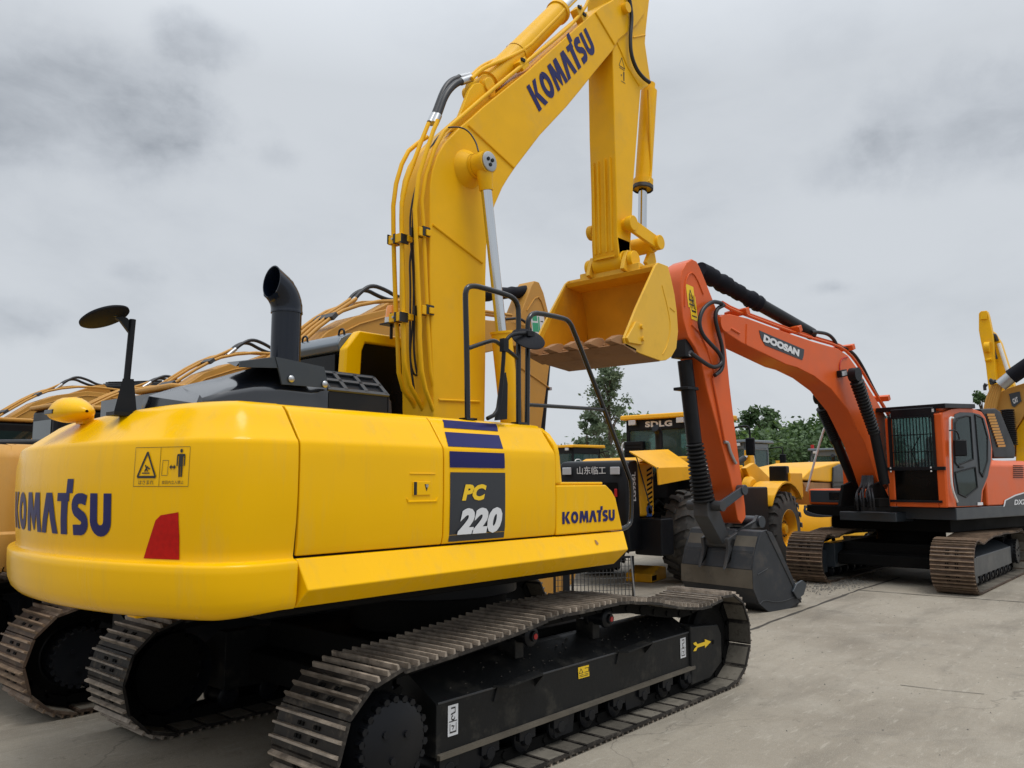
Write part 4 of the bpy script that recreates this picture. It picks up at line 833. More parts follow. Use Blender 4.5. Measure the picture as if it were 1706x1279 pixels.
# side cutter on the right plate, wear strips
A = lambda u, v: at(u, v, 'y', -BKW-.001)
sc_ = [A(*p) for p in [(1041, 563), (1056, 536), (1062, 538), (1074, 550), (1070, 560), (1068, 575), (1044, 571)]]
m = MB(); m.prism([Vector((p.x, -BKW, p.z)) for p in sc_], (0, -.03, 0)); k = m.build('side_cutter', 'bucket_yellow', BK, .006)
m = MB(); 
for u, v in ((1064, 545), (1066, 565)): c = A(u, v); m.cyl(c, c+Vector((0, -.055, 0)), .024, 12)
m.build('cutter_bolts', 'bucket_yellow', k)
m = MB(); m.tube([A(1103, 475), A(1112, 510), A(1118, 545), A(1112, 575), A(1104, 590)], .006, 6, smooth_path=1); m.tube([A(1116, 512), A(1124, 519)], .006, 6); m.build('weld_seam', 'bucket_yellow', BK)
# ---- handrails on the body's edge
RL = -1.16
def rail(pts, y=RL, par=EX, r_=.019, sp=2): 
    m = MB(); m.tube([at(u, v, 'y', y) for u, v in pts], r_, 12, smooth_path=sp); return m
m = rail([(779, 698), (778, 600), (775.5, 500), (775.5, 487), (779, 478), (788, 476), (800, 478), (842, 490), (855, 496), (862, 506), (864, 520), (863.5, 600), (864, 708)], sp=1)
m.tube([at(u, v, 'y', RL) for u, v in [(780, 580), (806, 571), (820, 567), (828, 569), (863, 597)]], .015, 10, smooth_path=1)
for u, v in ((780, 698), (865, 708)): c = at(u, v, 'y', RL); m.box((c.x, c.y, 2.225), (.10, .07, .014))
m.build('handrail', 'black', EX)
m = rail([(878, 712), (879, 620), (879, 545), (880, 532), (886, 523), (896, 521), (935, 529), (946, 533), (954, 545), (1005, 678), (1047, 790), (1052, 805), (1052, 860), (1050, 872), (1043, 879), (1032, 881)], sp=1)
m.tube([at(880, 674, 'y', RL), at(1006, 682, 'y', RL)], .015, 10)
c = at(880, 712, 'y', RL); m.box((c.x, c.y, 2.205), (.10, .07, .014)); m.build('handrail', 'black', EX)
# right mirror with its arm and foot
MY = -1.25; m = MB()
m.prism([Vector((p.x, MY, p.z)) for p in ats([(829, 700), (845, 698), (846, 640), (843, 620), (839, 624)], 'y', MY)], (0, .03, 0))
m.tube([at(u, v, 'y', MY) for u, v in [(812, 697), (826, 690), (833, 670), (838, 610), (840, 575), (846, 562), (856, 556), (875, 555)]], .014, 10, smooth_path=1)
m.box(at(840, 575, 'y', MY), (.05, .04, .09)); m.box(at(881, 560, 'y', MY)+Vector((0, 0, .015)), (.07, .05, .035))
RM = m.build('right_mirror', 'satin_black', EX)
dc = at(880, 564, 'y', MY); nn = disc_normal(880, 564, .50, -20, False)
m = MB(); m.lathe(dc-nn*.01, nn, [(0, 0), (0, .116), (.005, .124), (.012, .124), (.02, .106), (.028, .04), (.029, 0)], 40); m.build('mirror_dish', 'matt_black', RM)
# ================================================================ shared builders for the machines behind
def cw_mesh(r_, ys, xj, z0, z1, cham=.12):
    """rounded counterweight in plan: side, corner, tail arc"""
    a0 = 180+math.degrees(math.asin(min(.95, (ys-.18)/r_))); pe = (r_*math.cos(R(a0)), r_*math.sin(R(a0))); tg = (math.sin(R(a0)), -math.cos(R(a0)))
    half = [(xj, -ys)]+bez((xj-.25, -ys), (pe[0]+.12, -ys), (pe[0]-tg[0]*.12, pe[1]-tg[1]*.12), pe, 8)
    arc = [(r_*math.cos(R(t)), r_*math.sin(R(t))) for t in [a0-(2*a0-360)*i/20 for i in range(1, 20)]]
    pts = half+arc+[(x, -y) for x, y in reversed(half)]; P = [Vector(p) for p in pts]; N = []
    for i in range(len(P)):
        d = (P[min(i+1, len(P)-1)]-P[max(i-1, 0)]).normalized(); n = Vector((-d.y, d.x)); N.append(-n if n.dot(P[i]) < 0 else n)
    prof = [(.2, z0), (.06, z0+.05), (0, z0+.15), (0, z0+.3), (.02, z0+.32), (.02, z1-cham), (.05, z1-cham*.6), (.12, z1-.02), (.25, z1)]
    m = MB(); m.rows([[(p.x-n.x*i, p.y-n.y*i, z) for p, n in zip(P, N)] for i, z in prof], closed=True)
    n_ = len(P); m.f += [list(range(n_)), [len(m.v)-n_+i for i in range(n_)]]; m.sm += [False]*2; m.mi += [0]*2; return m
def boot(parent, a, b, ra, rb, mt='rubber', name='dust_boot', n=16):
    a, b = Vector(a), Vector(b); L_ = (b-a).length; prof = []
    for i in range(n):
        r_ = ra+(rb-ra)*i/n
        prof += [(L_*i/n, r_*.74), (L_*(i+.35)/n, r_*1.0), (L_*(i+.6)/n, r_*1.0), (L_*(i+.95)/n, r_*.74)]
    m = MB(); m.lathe(a, b-a, [(0, 0)]+prof+[(L_, 0)], 20, sm=False); return m.build(name, mt, parent)
def std_tracks(root, mats, rot=0., individual=False, xr=-1.75, xf=2.0, zc=.43, r=.395, yi=.89, yo=1.49, n=48, frame_m='satin_black'):
    top = [(xf-.35, .78), (xf-.8, .83), (xf-1.3, .87), (.2, .86), (-.3, .87), (-.9, .85), (xr+.35, .83)]
    for s in (-1, 1):
        ch = make_track(root, s, yi, yo, track_path(xr, xf, zc, r, top), n, mats, individual); yc = s*(yi+yo)/2
        sprocket(ch, xr, yc, zc, r-.06, s); hub(ch, xr+.03, s*(yi+.15), s*(yo-.08), zc, .22)
        m = MB(); m.lathe((xf, yc-.09, zc), (0, 1, 0), [(0, 0), (0, .12), (.02, .2), (0, .27), (.02, .31), (.06, .31), (.07, .335), (.11, .335), (.12, .31), (.16, .31), (.18, .27), (.18, 0)], 32); m.build('idler', 'under_black', ch)
        F = MB(); yo_ = yo-.13; F.prism([(xr+.45, s*yo_, .24), (xr+.45, s*yo_, .56), (xr+.45, s*(yo_-.24), .68), (xr+.45, s*(yi+.06), .68), (xr+.45, s*(yi+.06), .24)], (xf-xr-.85, 0, 0))
        F.prism([(xf-.42, s*yo_, .14), (xf-.40, s*yo_, .55), (xf+.20, s*yo_, .56), (xf+.24, s*yo_, .44), (xf+.20, s*yo_, .24), (xf+.05, s*yo_, .14)], (0, -s*.3, 0))
        f = F.build('track_frame', frame_m, root, .01)
        for i in range(8): roller(f, xr+.55+i*(xf-xr-1.1)/7, yc, .165, .085, .34)
        if rot: ch.rotation_euler = (0, 0, rot); f.rotation_euler = (0, 0, rot)
    m = MB(); m.box2((-.8, -yi, .42), (1.1, yi, .70)); m.prism([(-1.1, -yi-.05, .30), (-.35, -yi-.05, .30), (-.35, -yi-.05, .64), (-1.1, -yi-.05, .50)], (0, 2*yi+.1, 0)); m.prism([(.6, -yi-.05, .30), (1.35, -yi-.05, .30), (1.35, -yi-.05, .50), (.6, -yi-.05, .64)], (0, 2*yi+.1, 0))
    m.cyl((0, 0, .68), (0, 0, 1.05), .6, 40); u = m.build('undercarriage', 'under_black', root, .02)
    if rot: u.rotation_euler = (0, 0, rot)
def bucket_std(root, x, z, w_, mt, face=-1, sc_=1.):
    """plain excavator bucket hanging at (x, z)"""
    pr = [(0, 0), (.10*face*-1, -.55), (.20*face, -.95), (.65*face, -1.0), (1.0*face, -.75), (.85*face, -.3), (.5*face, 0)]
    return None

def cat_excavator(y, label, sticker=False, main=False, drop=0., group='tan excavators parked in a row'):
    fr = Frame((0, y, 0)); root = thing('excavator', label, 'excavator', fr, group)
    std_tracks(root, ['shoe_rust', 'shoe_rust_edge', 'under_black', 'shoe_dust'], individual=main)
    m = MB(); m.box2((-2.0, -1.25, 1.05), (1.6, 1.25, 1.38)); m.build('deck', 'under_black', root, .02)
    cw_mesh(2.72, 1.34, -2.02, 1.12, 2.12).build('counterweight', 'tan', root)
    for s in (-1, 1):
        m = MB(); m.box2((-2.0, s*1.33, 1.30), (-.2, s*.95, 2.10)); d = m.build('side_door', 'tan', root, .03)
        m = MB(); m.box2((-1.7, s*1.334, 1.45), (-1.2, s*1.31, 1.9)); m.build('door_louvre', 'satin_black', d)
    m = MB(); m.box2((-1.97, -.95, 1.3), (-.3, .95, 2.08)); m.build('body_core', 'under_black', root)
    m = MB(); m.prism([(-2.45, -.9, 2.08), (-2.3, -.9, 2.16), (-1.1, -.9, 2.22), (-.6, -.9, 2.20), (-.5, -.9, 2.08)], (0, 1.7, 0)); h = m.build('engine_hood', 'satin_black', root, .05, 3)
    
    m = MB(); m.box2((-.15, .5, 1.38), (1.45, 1.38, 2.86)); c = m.build('cab', 'satin_black', root, .06, 3)
    for s, yy in ((1, 1.385), (-1, .495)): m = MB(); m.box2((0, yy, 1.9), (1.3, yy-s*.01, 2.7)); m.build('side_window', 'glass', c)
    m = MB(); m.box2((-.16, .6, 2.0), (-.15, 1.28, 2.7)); m.build('rear_window', 'glass', c)
    m = MB(); m.box2((1.45, .58, 1.6), (1.46, 1.3, 2.75)); m.build('windscreen', 'glass', c)
    m = MB(); m.box2((-.2, .47, 2.86), (1.5, 1.4, 2.93)); m.build('cab_roof', 'tan', c, .03)
    m = MB(); m.prism([(.3, -1.33, 1.38), (1.6, -1.33, 1.38), (1.55, -1.33, 1.75), (.3, -1.33, 1.85)], (0, .7, 0)); m.build('tool_box', 'tan', root, .03)
    # boom
    T_ = [(-.05, 1.45), (.0, 1.75), (.35, 2.45), (.72, 2.95), (1.05, 3.30), (1.42, 3.66), (1.84, 3.91), (2.43, 4.12), (3.2, 4.20), (4.32, 4.24), (4.98, 4.30), (5.30, 4.30), (5.38, 4.15), (5.28, 4.02), (4.98, 3.93), (4.3, 3.74), (3.2, 3.58), (2.5, 3.42), (1.95, 3.05), (1.4, 2.45), (.8, 1.75), (.35, 1.40), (.1, 1.33)]
    m = MB(); m.prism([(x, -.22, z) for x, z in T_], (0, .44, 0)); bm_ = m.build('boom', 'tan', root, .015)
    m = MB(); m.tube([(.72, -.225, 2.86), (1.1, -.225, 3.25), (1.45, -.225, 3.57), (1.9, -.225, 3.82), (2.43, -.225, 4.02), (3.2, -.225, 4.10)], .012, 6); m.tube([(1.4, -.225, 3.3), (1.7, -.225, 3.5), (2.1, -.225, 3.4)], .009, 6, smooth_path=2)
    m.tube([(2.1, -.225, 3.5), (2.2, -.225, 3.62), (2.35, -.225, 3.6)], .009, 6, smooth_path=1); m.build('weld_seam', 'tan', bm_)
    for i, yy in enumerate((-.19, -.08, .04, .16)):
        if not main and i == 1: continue
        o_ = .05+.012*i; m = MB(); m.tube([(.25, yy, 2.45), (.65, yy, 3.02+o_), (1.0, yy, 3.36+o_), (1.38, yy, 3.72+o_), (1.75, yy, 3.97+o_)]+([(2.4, yy, 4.18+o_), (3.3, yy, 4.26+o_), (4.9, yy, 4.36+o_)] if i in (0, 3) else [(1.95, yy, 4.12+o_)]), .024, 10, smooth_path=1); m.build('hydraulic_pipe', 'tan', bm_)
    for a, b in (((.95, 3.38), 0), ((1.5, 3.86), 0)):
        m = MB(); m.box((a[0], -.02, a[1]), (.10, .46, .06), Matrix.Rotation(-.8, 3, 'Y')); m.build('pipe_clamp', 'dull_metal', bm_, .006)
    for yy, dz in ((-.05, 0), (.07, -.04)):
        m = MB(); m.tube([(1.93, yy, 4.16), (2.05, yy, 4.30), (2.22, yy, 4.42+dz), (2.45, yy, 4.40+dz*2), (2.65, yy, 4.34+dz), (2.8, yy, 4.34)], .028, 12, smooth_path=2); m.build('hose', 'rubber_hose', bm_)
        m = MB(); m.tube([(1.84, yy, 4.05), (1.96, yy, 4.19)], .032, 12); m.build('hose_fitting', 'steel', bm_)
    m = MB(); m.prism([(2.15, -.12, 4.02), (2.62, -.12, 4.30), (2.80, -.12, 4.36), (2.92, -.12, 4.28), (3.05, -.12, 4.15)], (0, .24, 0)); m.build('cylinder_bracket', 'tan', bm_, .01)
    for s in (-1, 1):
        m = MB(); m.tube([(1.05, s*.34, 1.35), (1.9, s*.34, 2.55)], .075, 20); c = m.build('boom_cylinder', 'satin_black', root)
        m = MB(); m.cyl((1.9, s*.34, 2.55), (2.35, s*.34, 3.35), .042, 18); m.build('rod', 'chrome', c)
    m = MB(); m.cyl((2.85, 0, 4.30), (4.30, 0, 4.66), .10, 24); ac = m.build('arm_cylinder', 'satin_black', root)
    bumpy = []; a, b = Vector((4.2, 0, 4.64)), Vector((5.50, 0, 4.92)); rnd = random.Random(int(y*10))
    m = MB(); m.tube([a.lerp(b, i/14) for i in range(15)], [.085+rnd.random()*.035 for i in range(15)], 16); m.build('cylinder_sleeve', 'sleeve', ac)
    for yy in (-.07, .07):
        m = MB(); m.tube([(2.9, yy, 4.43), (3.2, yy, 4.50), (4.1, yy, 4.73)], .022, 10); m.build('cylinder_pipe', 'satin_black', ac)
    # arm
    A_ = [(5.42, 4.98), (5.50, 5.08), (5.62, 5.08), (5.74, 4.92), (5.86, 4.62), (5.93, 4.36), (5.90, 3.8), (5.66, 2.7), (5.62, 1.55), (5.50, 1.42), (5.36, 1.50), (5.20, 2.7), (5.08, 3.8), (5.06, 4.2), (5.16, 4.5)]
    m = MB(); m.prism([(x, -.17, z) for x, z in A_], (0, .34, 0)); ar = m.build('arm', 'tan', root, .015)
    m = MB(); m.tube([(5.30, -.175, 4.55), (5.55, -.175, 4.85), (5.70, -.175, 4.75), (5.82, -.175, 4.4)], .012, 6, smooth_path=1); m.tube([(5.15, -.175, 3.6), (5.85, -.175, 3.35)], .012, 6); m.build('weld_seam', 'tan', ar)
    if sticker:
        st = quad_map((5.44, -.176, 4.10), (.34, 0, .03), (-.05, 0, .42)); o = decal(UNIT, st, 'inspection_sticker', 'decal_white', ar)
        fn = quad_map((5.44, -.178, 4.10), (.34, 0, .03), (-.05, 0, .42)); decal([[(.06, .3), (.5, .3), (.5, .65), (.06, .65)], [(.52, .08), (.62, .08), (.62, .9), (.52, .9)], [(.1, .72), (.45, .72), (.45, .92), (.1, .92)]], fn, 'sticker_print', 'green', o)
        decal([[(.68, .1), (.92, .1), (.92, .16), (.68, .16)], [(.68, .22), (.92, .22), (.92, .28), (.68, .28)], [(.7, .7), (.9, .7), (.9, .74), (.7, .74)], [(.1, .08), (.4, .08), (.4, .24), (.1, .24)]], fn, 'sticker_text', 'decal_black', o)
        m = MB(); m.tube([(4.75, -.2, 4.32), (5.05, -.26, 4.38), (5.28, -.27, 4.25), (5.36, -.25, 4.0)], .022, 10, smooth_path=2); m.build('hose', 'rubber_hose', ar)
    m = MB(); m.tube([(6.02, 0, 3.9), (5.80, 0, 2.35)], .075, 20); bc = m.build('bucket_cylinder', 'satin_black', root); m = MB(); m.box((6.0, 0, 3.35), (.06, .2, .05)); m.cyl((5.80, 0, 2.35), (5.74, 0, 1.95), .04, 16); m.build('rod', 'steel', bc)
    m = MB(); Bp = [(5.55, 1.45), (5.85, 1.35), (6.1, 1.0), (6.12, .6), (5.95, .25), (5.6, .06), (5.2, .05), (4.85, .2), (4.7, .3), (5.1, 1.0)]
    m.prism([(x, -.58, z) for x, z in Bp], (0, 1.16, 0)); b_ = m.build('bucket', 'tan', root, .02)
    for i in range(5):
        yy = -.5+i*.25; m = MB(); m.prism([(4.86, yy-.05, .14), (4.86, yy-.05, .26), (4.55, yy-.03, .36)], (0, .1, 0)); m.build('tooth', 'dull_metal', b_, .005)
    m = MB(); m.prism([(5.3, -.1, 1.5), (5.75, -.1, 1.9), (5.85, -.1, 1.85), (5.75, -.1, 1.3), (5.5, -.1, 1.3)], (0, .2, 0)); m.build('bucket_link', 'tan', b_, .01)
    if drop:
        rt = Matrix.Rotation(R(drop), 3, 'Y'); pv = Vector((.1, 0, 1.5))
        for ch in root.children:
            if ch.name.split('.')[0] in ('boom', 'arm', 'arm_cylinder', 'boom_cylinder', 'bucket', 'bucket_cylinder'): ch.rotation_euler = (0, R(drop), 0); ch.location = pv-rt @ pv
    return root
cat_excavator(3.49, 'tan excavator right behind the large yellow one, green sticker on its hanging arm', sticker=True, main=True)
cat_excavator(6.95, 'second tan excavator of the row, only its boom showing beside the exhaust pipe', drop=7)
cat_excavator(10.4, 'third tan excavator of the row, its boom just showing behind the rear mirror post', drop=13)
cat_excavator(14.1, 'farthest tan excavator of the row, its boom arching at the left edge', drop=7)

# ================================================================ the orange excavator
UF = Frame((12.3, -.36, 0), R(170)); TF = Frame((12.3, -.36, 0), R(180))
DX = thing('excavator', 'orange excavator with barred cab windscreen and dark grey bucket resting on the ground', 'excavator', UF)
std_tracks(DX, ['shoe_rust', 'shoe_rust_edge', 'under_black', 'shoe_dust'], rot=R(10), individual=True, xr=-1.95, xf=1.86, zc=.445, r=.41, yi=.87, yo=1.51, n=49, frame_m='slate')
U = lambda pts, y: [Vector((p.x, y, p.z)) for p in ats(pts, 'y', y, UF)]
u1 = lambda u, v, y: at(u, v, 'y', y, UF)
YL = 1.36
e0 = u1(1593, 846, YL); e1 = u1(1593, 867, YL)
zt, zb = e0.z, e1.z
m = MB(); m.box2((-2.9, -YL+.02, zb), (e0.x, YL, zt)); m.box2((e0.x-.3, -.55, zb-.05), (e0.x+.35, .5, zt-.1)); DK = m.build('deck', 'slate', DX, .015)
m = MB(); m.box2((-2.6, -1.1, .92), (e0.x-.35, 1.1, zb+.02)); m.cyl((0, 0, .9), (0, 0, 1.1), .7, 44); m.build('swing_ring', 'under_black', DX, .01)
# body behind the cab
hd0 = u1(1655, 766, YL); zH = hd0.z
m = MB(); m.prism([(-2.9, YL-.01, zt+.006), (-2.9, YL-.01, zH-.10), (-2.9, YL-.10, zH), (-2.9, .2, zH+.05), (-2.9, .2, zt+.006)], (e0.x-1.35+2.9, 0, 0)); bd = m.build('engine_body', 'orange', DX, .03, 3)
m = MB(); m.box2((-2.9, -YL, zt+.006), (e0.x-1.3, .19, zH-.05)); m.build('engine_body', 'orange', DX, .03)
cw_mesh(2.95, 1.36, -2.2, zb, zH+.02).build('counterweight', 'orange', DX)
q = U([(1674, 843), (1676, 834), (1692, 826), (1712, 820), (1712, 845)], YL+.003)
m = MB(); m.prism(q, (0, -.004, 0)); m.build('dark_panel', 'decal_dark', bd)
m = MB(); q2 = U([(1672, 844), (1674, 833), (1691, 824), (1712, 818), (1712, 820), (1692, 826), (1676, 834), (1674, 843)], YL+.004); m.prism(q2, (0, -.003, 0)); m.build('panel_edge', 'decal_white', bd)
a = u1(1690, 841, YL+.006); b = u1(1716, 841, YL+.006); fp = font_polys('DX260LC', .03, .2)
decal(fp, quad_map(a, Vector((b.x-a.x, 0, 0))*1.5, (0, 0, .10)), 'lettering', 'decal_white', bd)
m = MB()
for i in range(7):
    q = u1(1687, 775+i*3.3, YL+.002); m.box((q.x-.3, YL-.002, q.z), (.5, .01, .012))
m.build('louvres', 'under_black', bd)
q = U([(1632, 681), (1659, 680), (1667, 685), (1690, 742), (1692, 750), (1691, 763), (1656, 763), (1645, 700)], .75)
m = MB(); m.prism(q, (0, -1.1, 0)); gd = m.build('rear_duct', 'satin_black', DX, .03, 3)
m = MB()
for i in range(12):
    t = i/11; a = u1(1644+t*18, 689+t*52, .76); b = u1(1656+t*18, 689+t*51.5, .76); m.prism([a, b, b+Vector((0, 0, -.045)), a+Vector((0, 0, -.045))], (0, .012, 0))
m.build('duct_slots', 'tan', gd)
# cab
cabo = U([(1579, 700), (1577, 688), (1585, 681), (1600, 679), (1620, 680), (1636, 686), (1642, 695), (1648, 718), (1653.5, 748), (1653, 767), (1648, 794), (1638, 818), (1636, 843), (1594, 845), (1580, 845)], YL)
zc0 = zt+.008
for p in cabo: p.z = max(p.z, zc0)
CF = max(p.x for p in cabo)
for i in (0, -1): cabo[i].x = CF
cabo[1].x = CF-.01
CWD = 1.0    # cab width
m = MB(); m.prism(cabo, (0, -.07, 0)); CB = m.build('cab', 'orange', DX, .015, 3)
inner_ = [(p.x, p.z) for p in cabo]
m = MB(); m.prism([(x, YL-CWD, z) for x, z in inner_], (0, .06, 0)); m.build('cab_right_wall', 'glass_clear', CB)
zr = max(p.z for p in cabo)
m = MB(); m.box2((CF-1.05, YL-CWD+.05, zr-.10), (CF-.05, YL-.06, zr-.02)); m.build('cab_roof', 'orange', CB, .03)
m = MB(); m.box2((CF-1.1, YL-CWD+.06, zc0), (CF-.08, YL-.07, zc0+.25)); m.box2((CF-1.2, YL-CWD+.06, zc0), (CF-1.1, YL-.07, zr-.95)); m.build('cab_floor', 'under_black', CB)
m = MB(); m.box2((CF-.95, YL-.75, zc0+.2), (CF-.45, YL-.27, zc0+.62)); m.prism([(CF-.98, YL-.72, zc0+.6), (CF-.80, YL-.72, zc0+.6), (CF-.92, YL-.72, zc0+1.25), (CF-1.02, YL-.72, zc0+1.25)], (0, .42, 0)); m.build('seat', 'rubber', CB, .05, 3)
door = U([(1588, 700), (1591, 690), (1600, 686.5), (1620, 687), (1632, 690), (1640, 697), (1646, 718), (1651.5, 742), (1651, 767), (1646, 793), (1636, 817), (1634, 842), (1595, 843), (1589, 800)], YL+.012)
m = MB(); m.prism(door, (0, -.012, 0)); DR = m.build('door', 'slate', CB, .004)
for c_ in (CB,):
    pass
def pane(pts, name='window', y=YL+.016, par=None, mt='cab_glass'):
    q_ = U(pts, y); m = MB(); m.prism(q_, (0, -.004, 0)); w_ = m.build(name, mt, par or DR); m = MB(); m.tube(q_+[q_[0]], .014, 6); m.build('seal', 'rubber', w_); return w_
pane([(1591, 760), (1591, 705), (1595, 697), (1610, 693), (1616, 694), (1621, 765), (1595, 775), (1591, 770)], 'window')
pane([(1591, 787), (1624, 778), (1628, 812), (1609, 828), (1597, 822)], 'lower_window')
pane([(1624, 691), (1636, 696), (1645, 728), (1645, 767), (1637, 794), (1632, 786)], 'rear_side_window')
m = MB(); m.box(u1(1633, 839, YL+.02)+Vector((.0, 0, 0)), (.22, .008, .05)); m.build('door_sticker', 'decal_white', DR)
m = MB(); q = u1(1601, 778, YL+.02); m.box(q, (.20, .03, .035)); m.build('handle', 'satin_black', DR, .008)
# front of the cab: posts, barred windscreen, crossbar, lower screen
yA, yB = YL-.02, YL-CWD+.02
zlo, zmid, zhi = zc0+.10, at(1575, 780, 'x', CF, UF).z, at(1571, 693, 'x', CF, UF).z
m = MB(); m.box2((CF-.06, yA-.13, zc0), (CF+.01, yA+.01, zhi+.05)); m.box2((CF-.06, yB-.01, zc0), (CF+.01, yB+.11, zhi+.02)); m.box2((CF-.05, yB+.11, zc0), (CF+.005, yA-.13, zlo)); m.build('front_post', 'orange', CB, .02)
m = MB(); m.box2((CF-.04, yB+.09, zhi), (CF+.012, yA-.12, zr-.03)); m.build('front_header', 'satin_black', CB, .03)
m = MB(); m.box2((CF-.025, yB+.10, zmid), (CF-.015, yA-.13, zhi)); m.build('windscreen', 'glass_clear', CB)
m = MB(); m.box2((CF-.02, yB+.10, zlo), (CF-.012, yA-.13, zmid)); m.build('lower_screen', 'glass_dark', CB)
m = MB(); m.box2((CF+.012, yB-.01, zmid-.03), (CF+.05, yA+.03, zmid+.03)); m.box2((CF+.012, yB+.02, zlo-.02), (CF+.04, yA-.06, zlo+.02))
gd = m.build('guard_crossbar', 'satin_black', CB, .004)
bars = MB(); n_ = 13
for i in range(n_+1):
    y = yB+.11+(yA-.13-yB-.11)*i/n_; bars.cyl((CF+.03, y, zmid), (CF+.03, y, zhi+.03), .009, 6)
for z in (zmid+.02, (zmid*2+zhi)/3, (zmid+zhi*2)/3, zhi+.01): bars.cyl((CF+.04, yB+.08, z), (CF+.04, yA-.10, z), .008, 6)
bars.box2((CF+.02, yB+.06, zmid), (CF+.045, yB+.10, zhi+.04)); bars.box2((CF+.02, yA-.15, zmid), (CF+.045, yA-.11, zhi+.04)); bars.build('windscreen_bars', 'satin_black', gd)
m = MB(); 
for y in (yB+.07, yA-.20): 
    for dz in (.015, -.045): m.lathe((CF+.045, y, zmid+dz), (1, 0, 0), [(0, .016), (.01, .014), (.014, 0)], 10)
m.build('guard_bolts', 'white', gd)
m = MB(); m.tube([(CF-.01, YL-.45, zmid-.02), (CF+.0, YL-.55, zmid+.30), (CF+.0, YL-.40, zmid+.55)], .008, 6); m.build('wiper', 'satin_black', CB)
m = MB(); m.tube(U([(1588, 696), (1583, 695), (1582, 702), (1583, 760), (1585, 805), (1589, 822), (1595, 836)], YL+.05), .018, 10, smooth_path=1); m.build('grab_rail', 'white', CB)
m = MB(); m.tube(U([(1582, 717), (1592, 716), (1597, 724), (1599, 738)], YL+.10), .012, 8, smooth_path=1); mr_ = m.build('mirror_bracket', 'satin_black', CB)
c = u1(1600, 746, YL+.12); m = MB(); m.box(c, (.05, .20, .28), Matrix.Rotation(R(25), 3, 'Z')); m.build('mirror', 'satin_black', mr_, .03, 3)
# roof guard with lamps
g0 = u1(1573, 668, YL+.02); zg = g0.z
m = MB(); gx0, gx1 = CF-1.25, g0.x+.05
m.prism([(gx0, YL-CWD-.15, zg-.06), (gx1, YL-CWD-.15, zg-.12), (gx1, YL-CWD-.15, zg-.04), (gx0, YL-CWD-.15, zg+.02)], (0, CWD+.2, 0)); RG = m.build('roof_guard', 'satin_black', CB, .01)
for y in (YL-.18, YL-.42, YL-.75):
    m = MB(); m.box((gx1-.02, y, zg-.15), (.07, .12, .07)); k = m.build('work_lamp', 'satin_black', RG, .008); m = MB(); m.box((gx1+.018, y, zg-.15), (.006, .10, .055)); m.build('lamp_lens', 'lamp_glass', k)
for y in (YL-CWD+.0, YL-.05): m = MB(); m.cyl((CF-.15, y, zr-.04), (CF-.15, y, zg-.06), .02, 8); m.cyl((CF-.95, y, zr-.08), (CF-.95, y, zg-.03), .02, 8); m.build('guard_post', 'satin_black', RG)
# right-hand front box with dark face
XB = e0.x+.02
xa = at(1346, 845, 'y', -YL, UF)
fx = XB
bl = at(1347, 847, 'x', fx, UF); br_ = at(1424, 846, 'x', fx, UF); tl = at(1351, 814, 'x', fx, UF)
m = MB(); m.box2((fx-.75, bl.y, zt), (fx, br_.y+.02, tl.z)); tb = m.build('tool_box', 'orange', DX, .05, 3)
m = MB(); m.box2((fx+.001, bl.y+.06, zt+.05), (fx+.012, br_.y-.12, tl.z-.03)); fp_ = m.build('box_face', 'slate', tb, .02)
m = MB(); m.box2((fx+.013, (bl.y+br_.y)/2-.02, zt+.10), (fx+.018, br_.y-.22, zt+.24)); m.box2((fx+.018, br_.y-.32, zt+.13), (fx+.021, br_.y-.25, zt+.20)); m.build('box_recess', 'black', fp_)
m = MB(); m.box2((fx-.8, bl.y-.03, zb), (fx+.03, br_.y+.1, zt-.003)); m.build('box_step', 'under_black', tb, .02)
m = MB(); q = [at(u, v, 'x', fx-.1, UF) for u, v in [(1392, 708), (1381, 708), (1374, 712), (1370, 722), (1356, 772), (1344, 818)]]; m.tube(q, .022, 10, smooth_path=1); m.build('grab_rail', 'white', tb)
m = MB()
for i in range(5): m.tube([(fx+.0, bl.y+.0-.02*i, zt-.02), (fx+.08, bl.y-.06, zt-.10-.02*i), (fx+.07, bl.y+.15, zb+.02-.01*i), (fx+.02, bl.y+.5, zb-.0)], .014, 6, smooth_path=2)
m.build('hydraulic_hose', 'rubber_hose', tb)
# boom, swing bracket
DB = [(1193, 540), (1198, 524), (1217, 523), (1246, 530), (1310, 553.5), (1356, 569), (1395, 580), (1413, 592), (1429, 614), (1449, 648), (1466, 676), (1479, 698), (1484, 720), (1486, 760), (1484, 800), (1478, 815), (1466, 812), (1458, 788), (1441, 740), (1413, 683), (1385, 648), (1356, 626), (1328, 612), (1310, 607), (1236, 571), (1204, 550)]
DW = .20
m = MB(); m.prism(U(DB, DW), (0, -2*DW, 0)); DBM = m.build('boom', 'orange', DX, .015, 3, ang=50)
m = MB(); m.cyl(u1(1210, 538, DW+.07), Vector((u1(1210, 538, DW+.07).x, -DW-.07, u1(1210, 538, DW+.07).z)), .13, 28); m.build('boom_pivot', 'orange', DBM)
m = MB(); m.tube(U([(1244, 540), (1243, 573)], DW+.004), .012, 6); m.tube(U([(1198, 540), (1215, 545), (1232, 555)], DW+.004), .02, 6); m.build('weld_seam', 'orange', DBM)
q = U([(1264.8, 550), (1340, 582), (1339, 592), (1336.7, 599.7), (1275, 575), (1268, 563)], DW+.006); m = MB(); m.prism(q, (0, -.005, 0)); sg = m.build('name_plate', 'decal_dark', DBM)
a = u1(1271.5, 568.5, DW+.012); b = u1(1331, 594, DW+.012); ev = u1(1273, 556.5, DW+.012)-a
decal(font_polys('DOOSAN', .07, 0, .95), quad_map(a, (b.x-a.x, 0, b.z-a.z), (ev.x, 0, ev.z)), 'lettering', 'decal_white', sg)
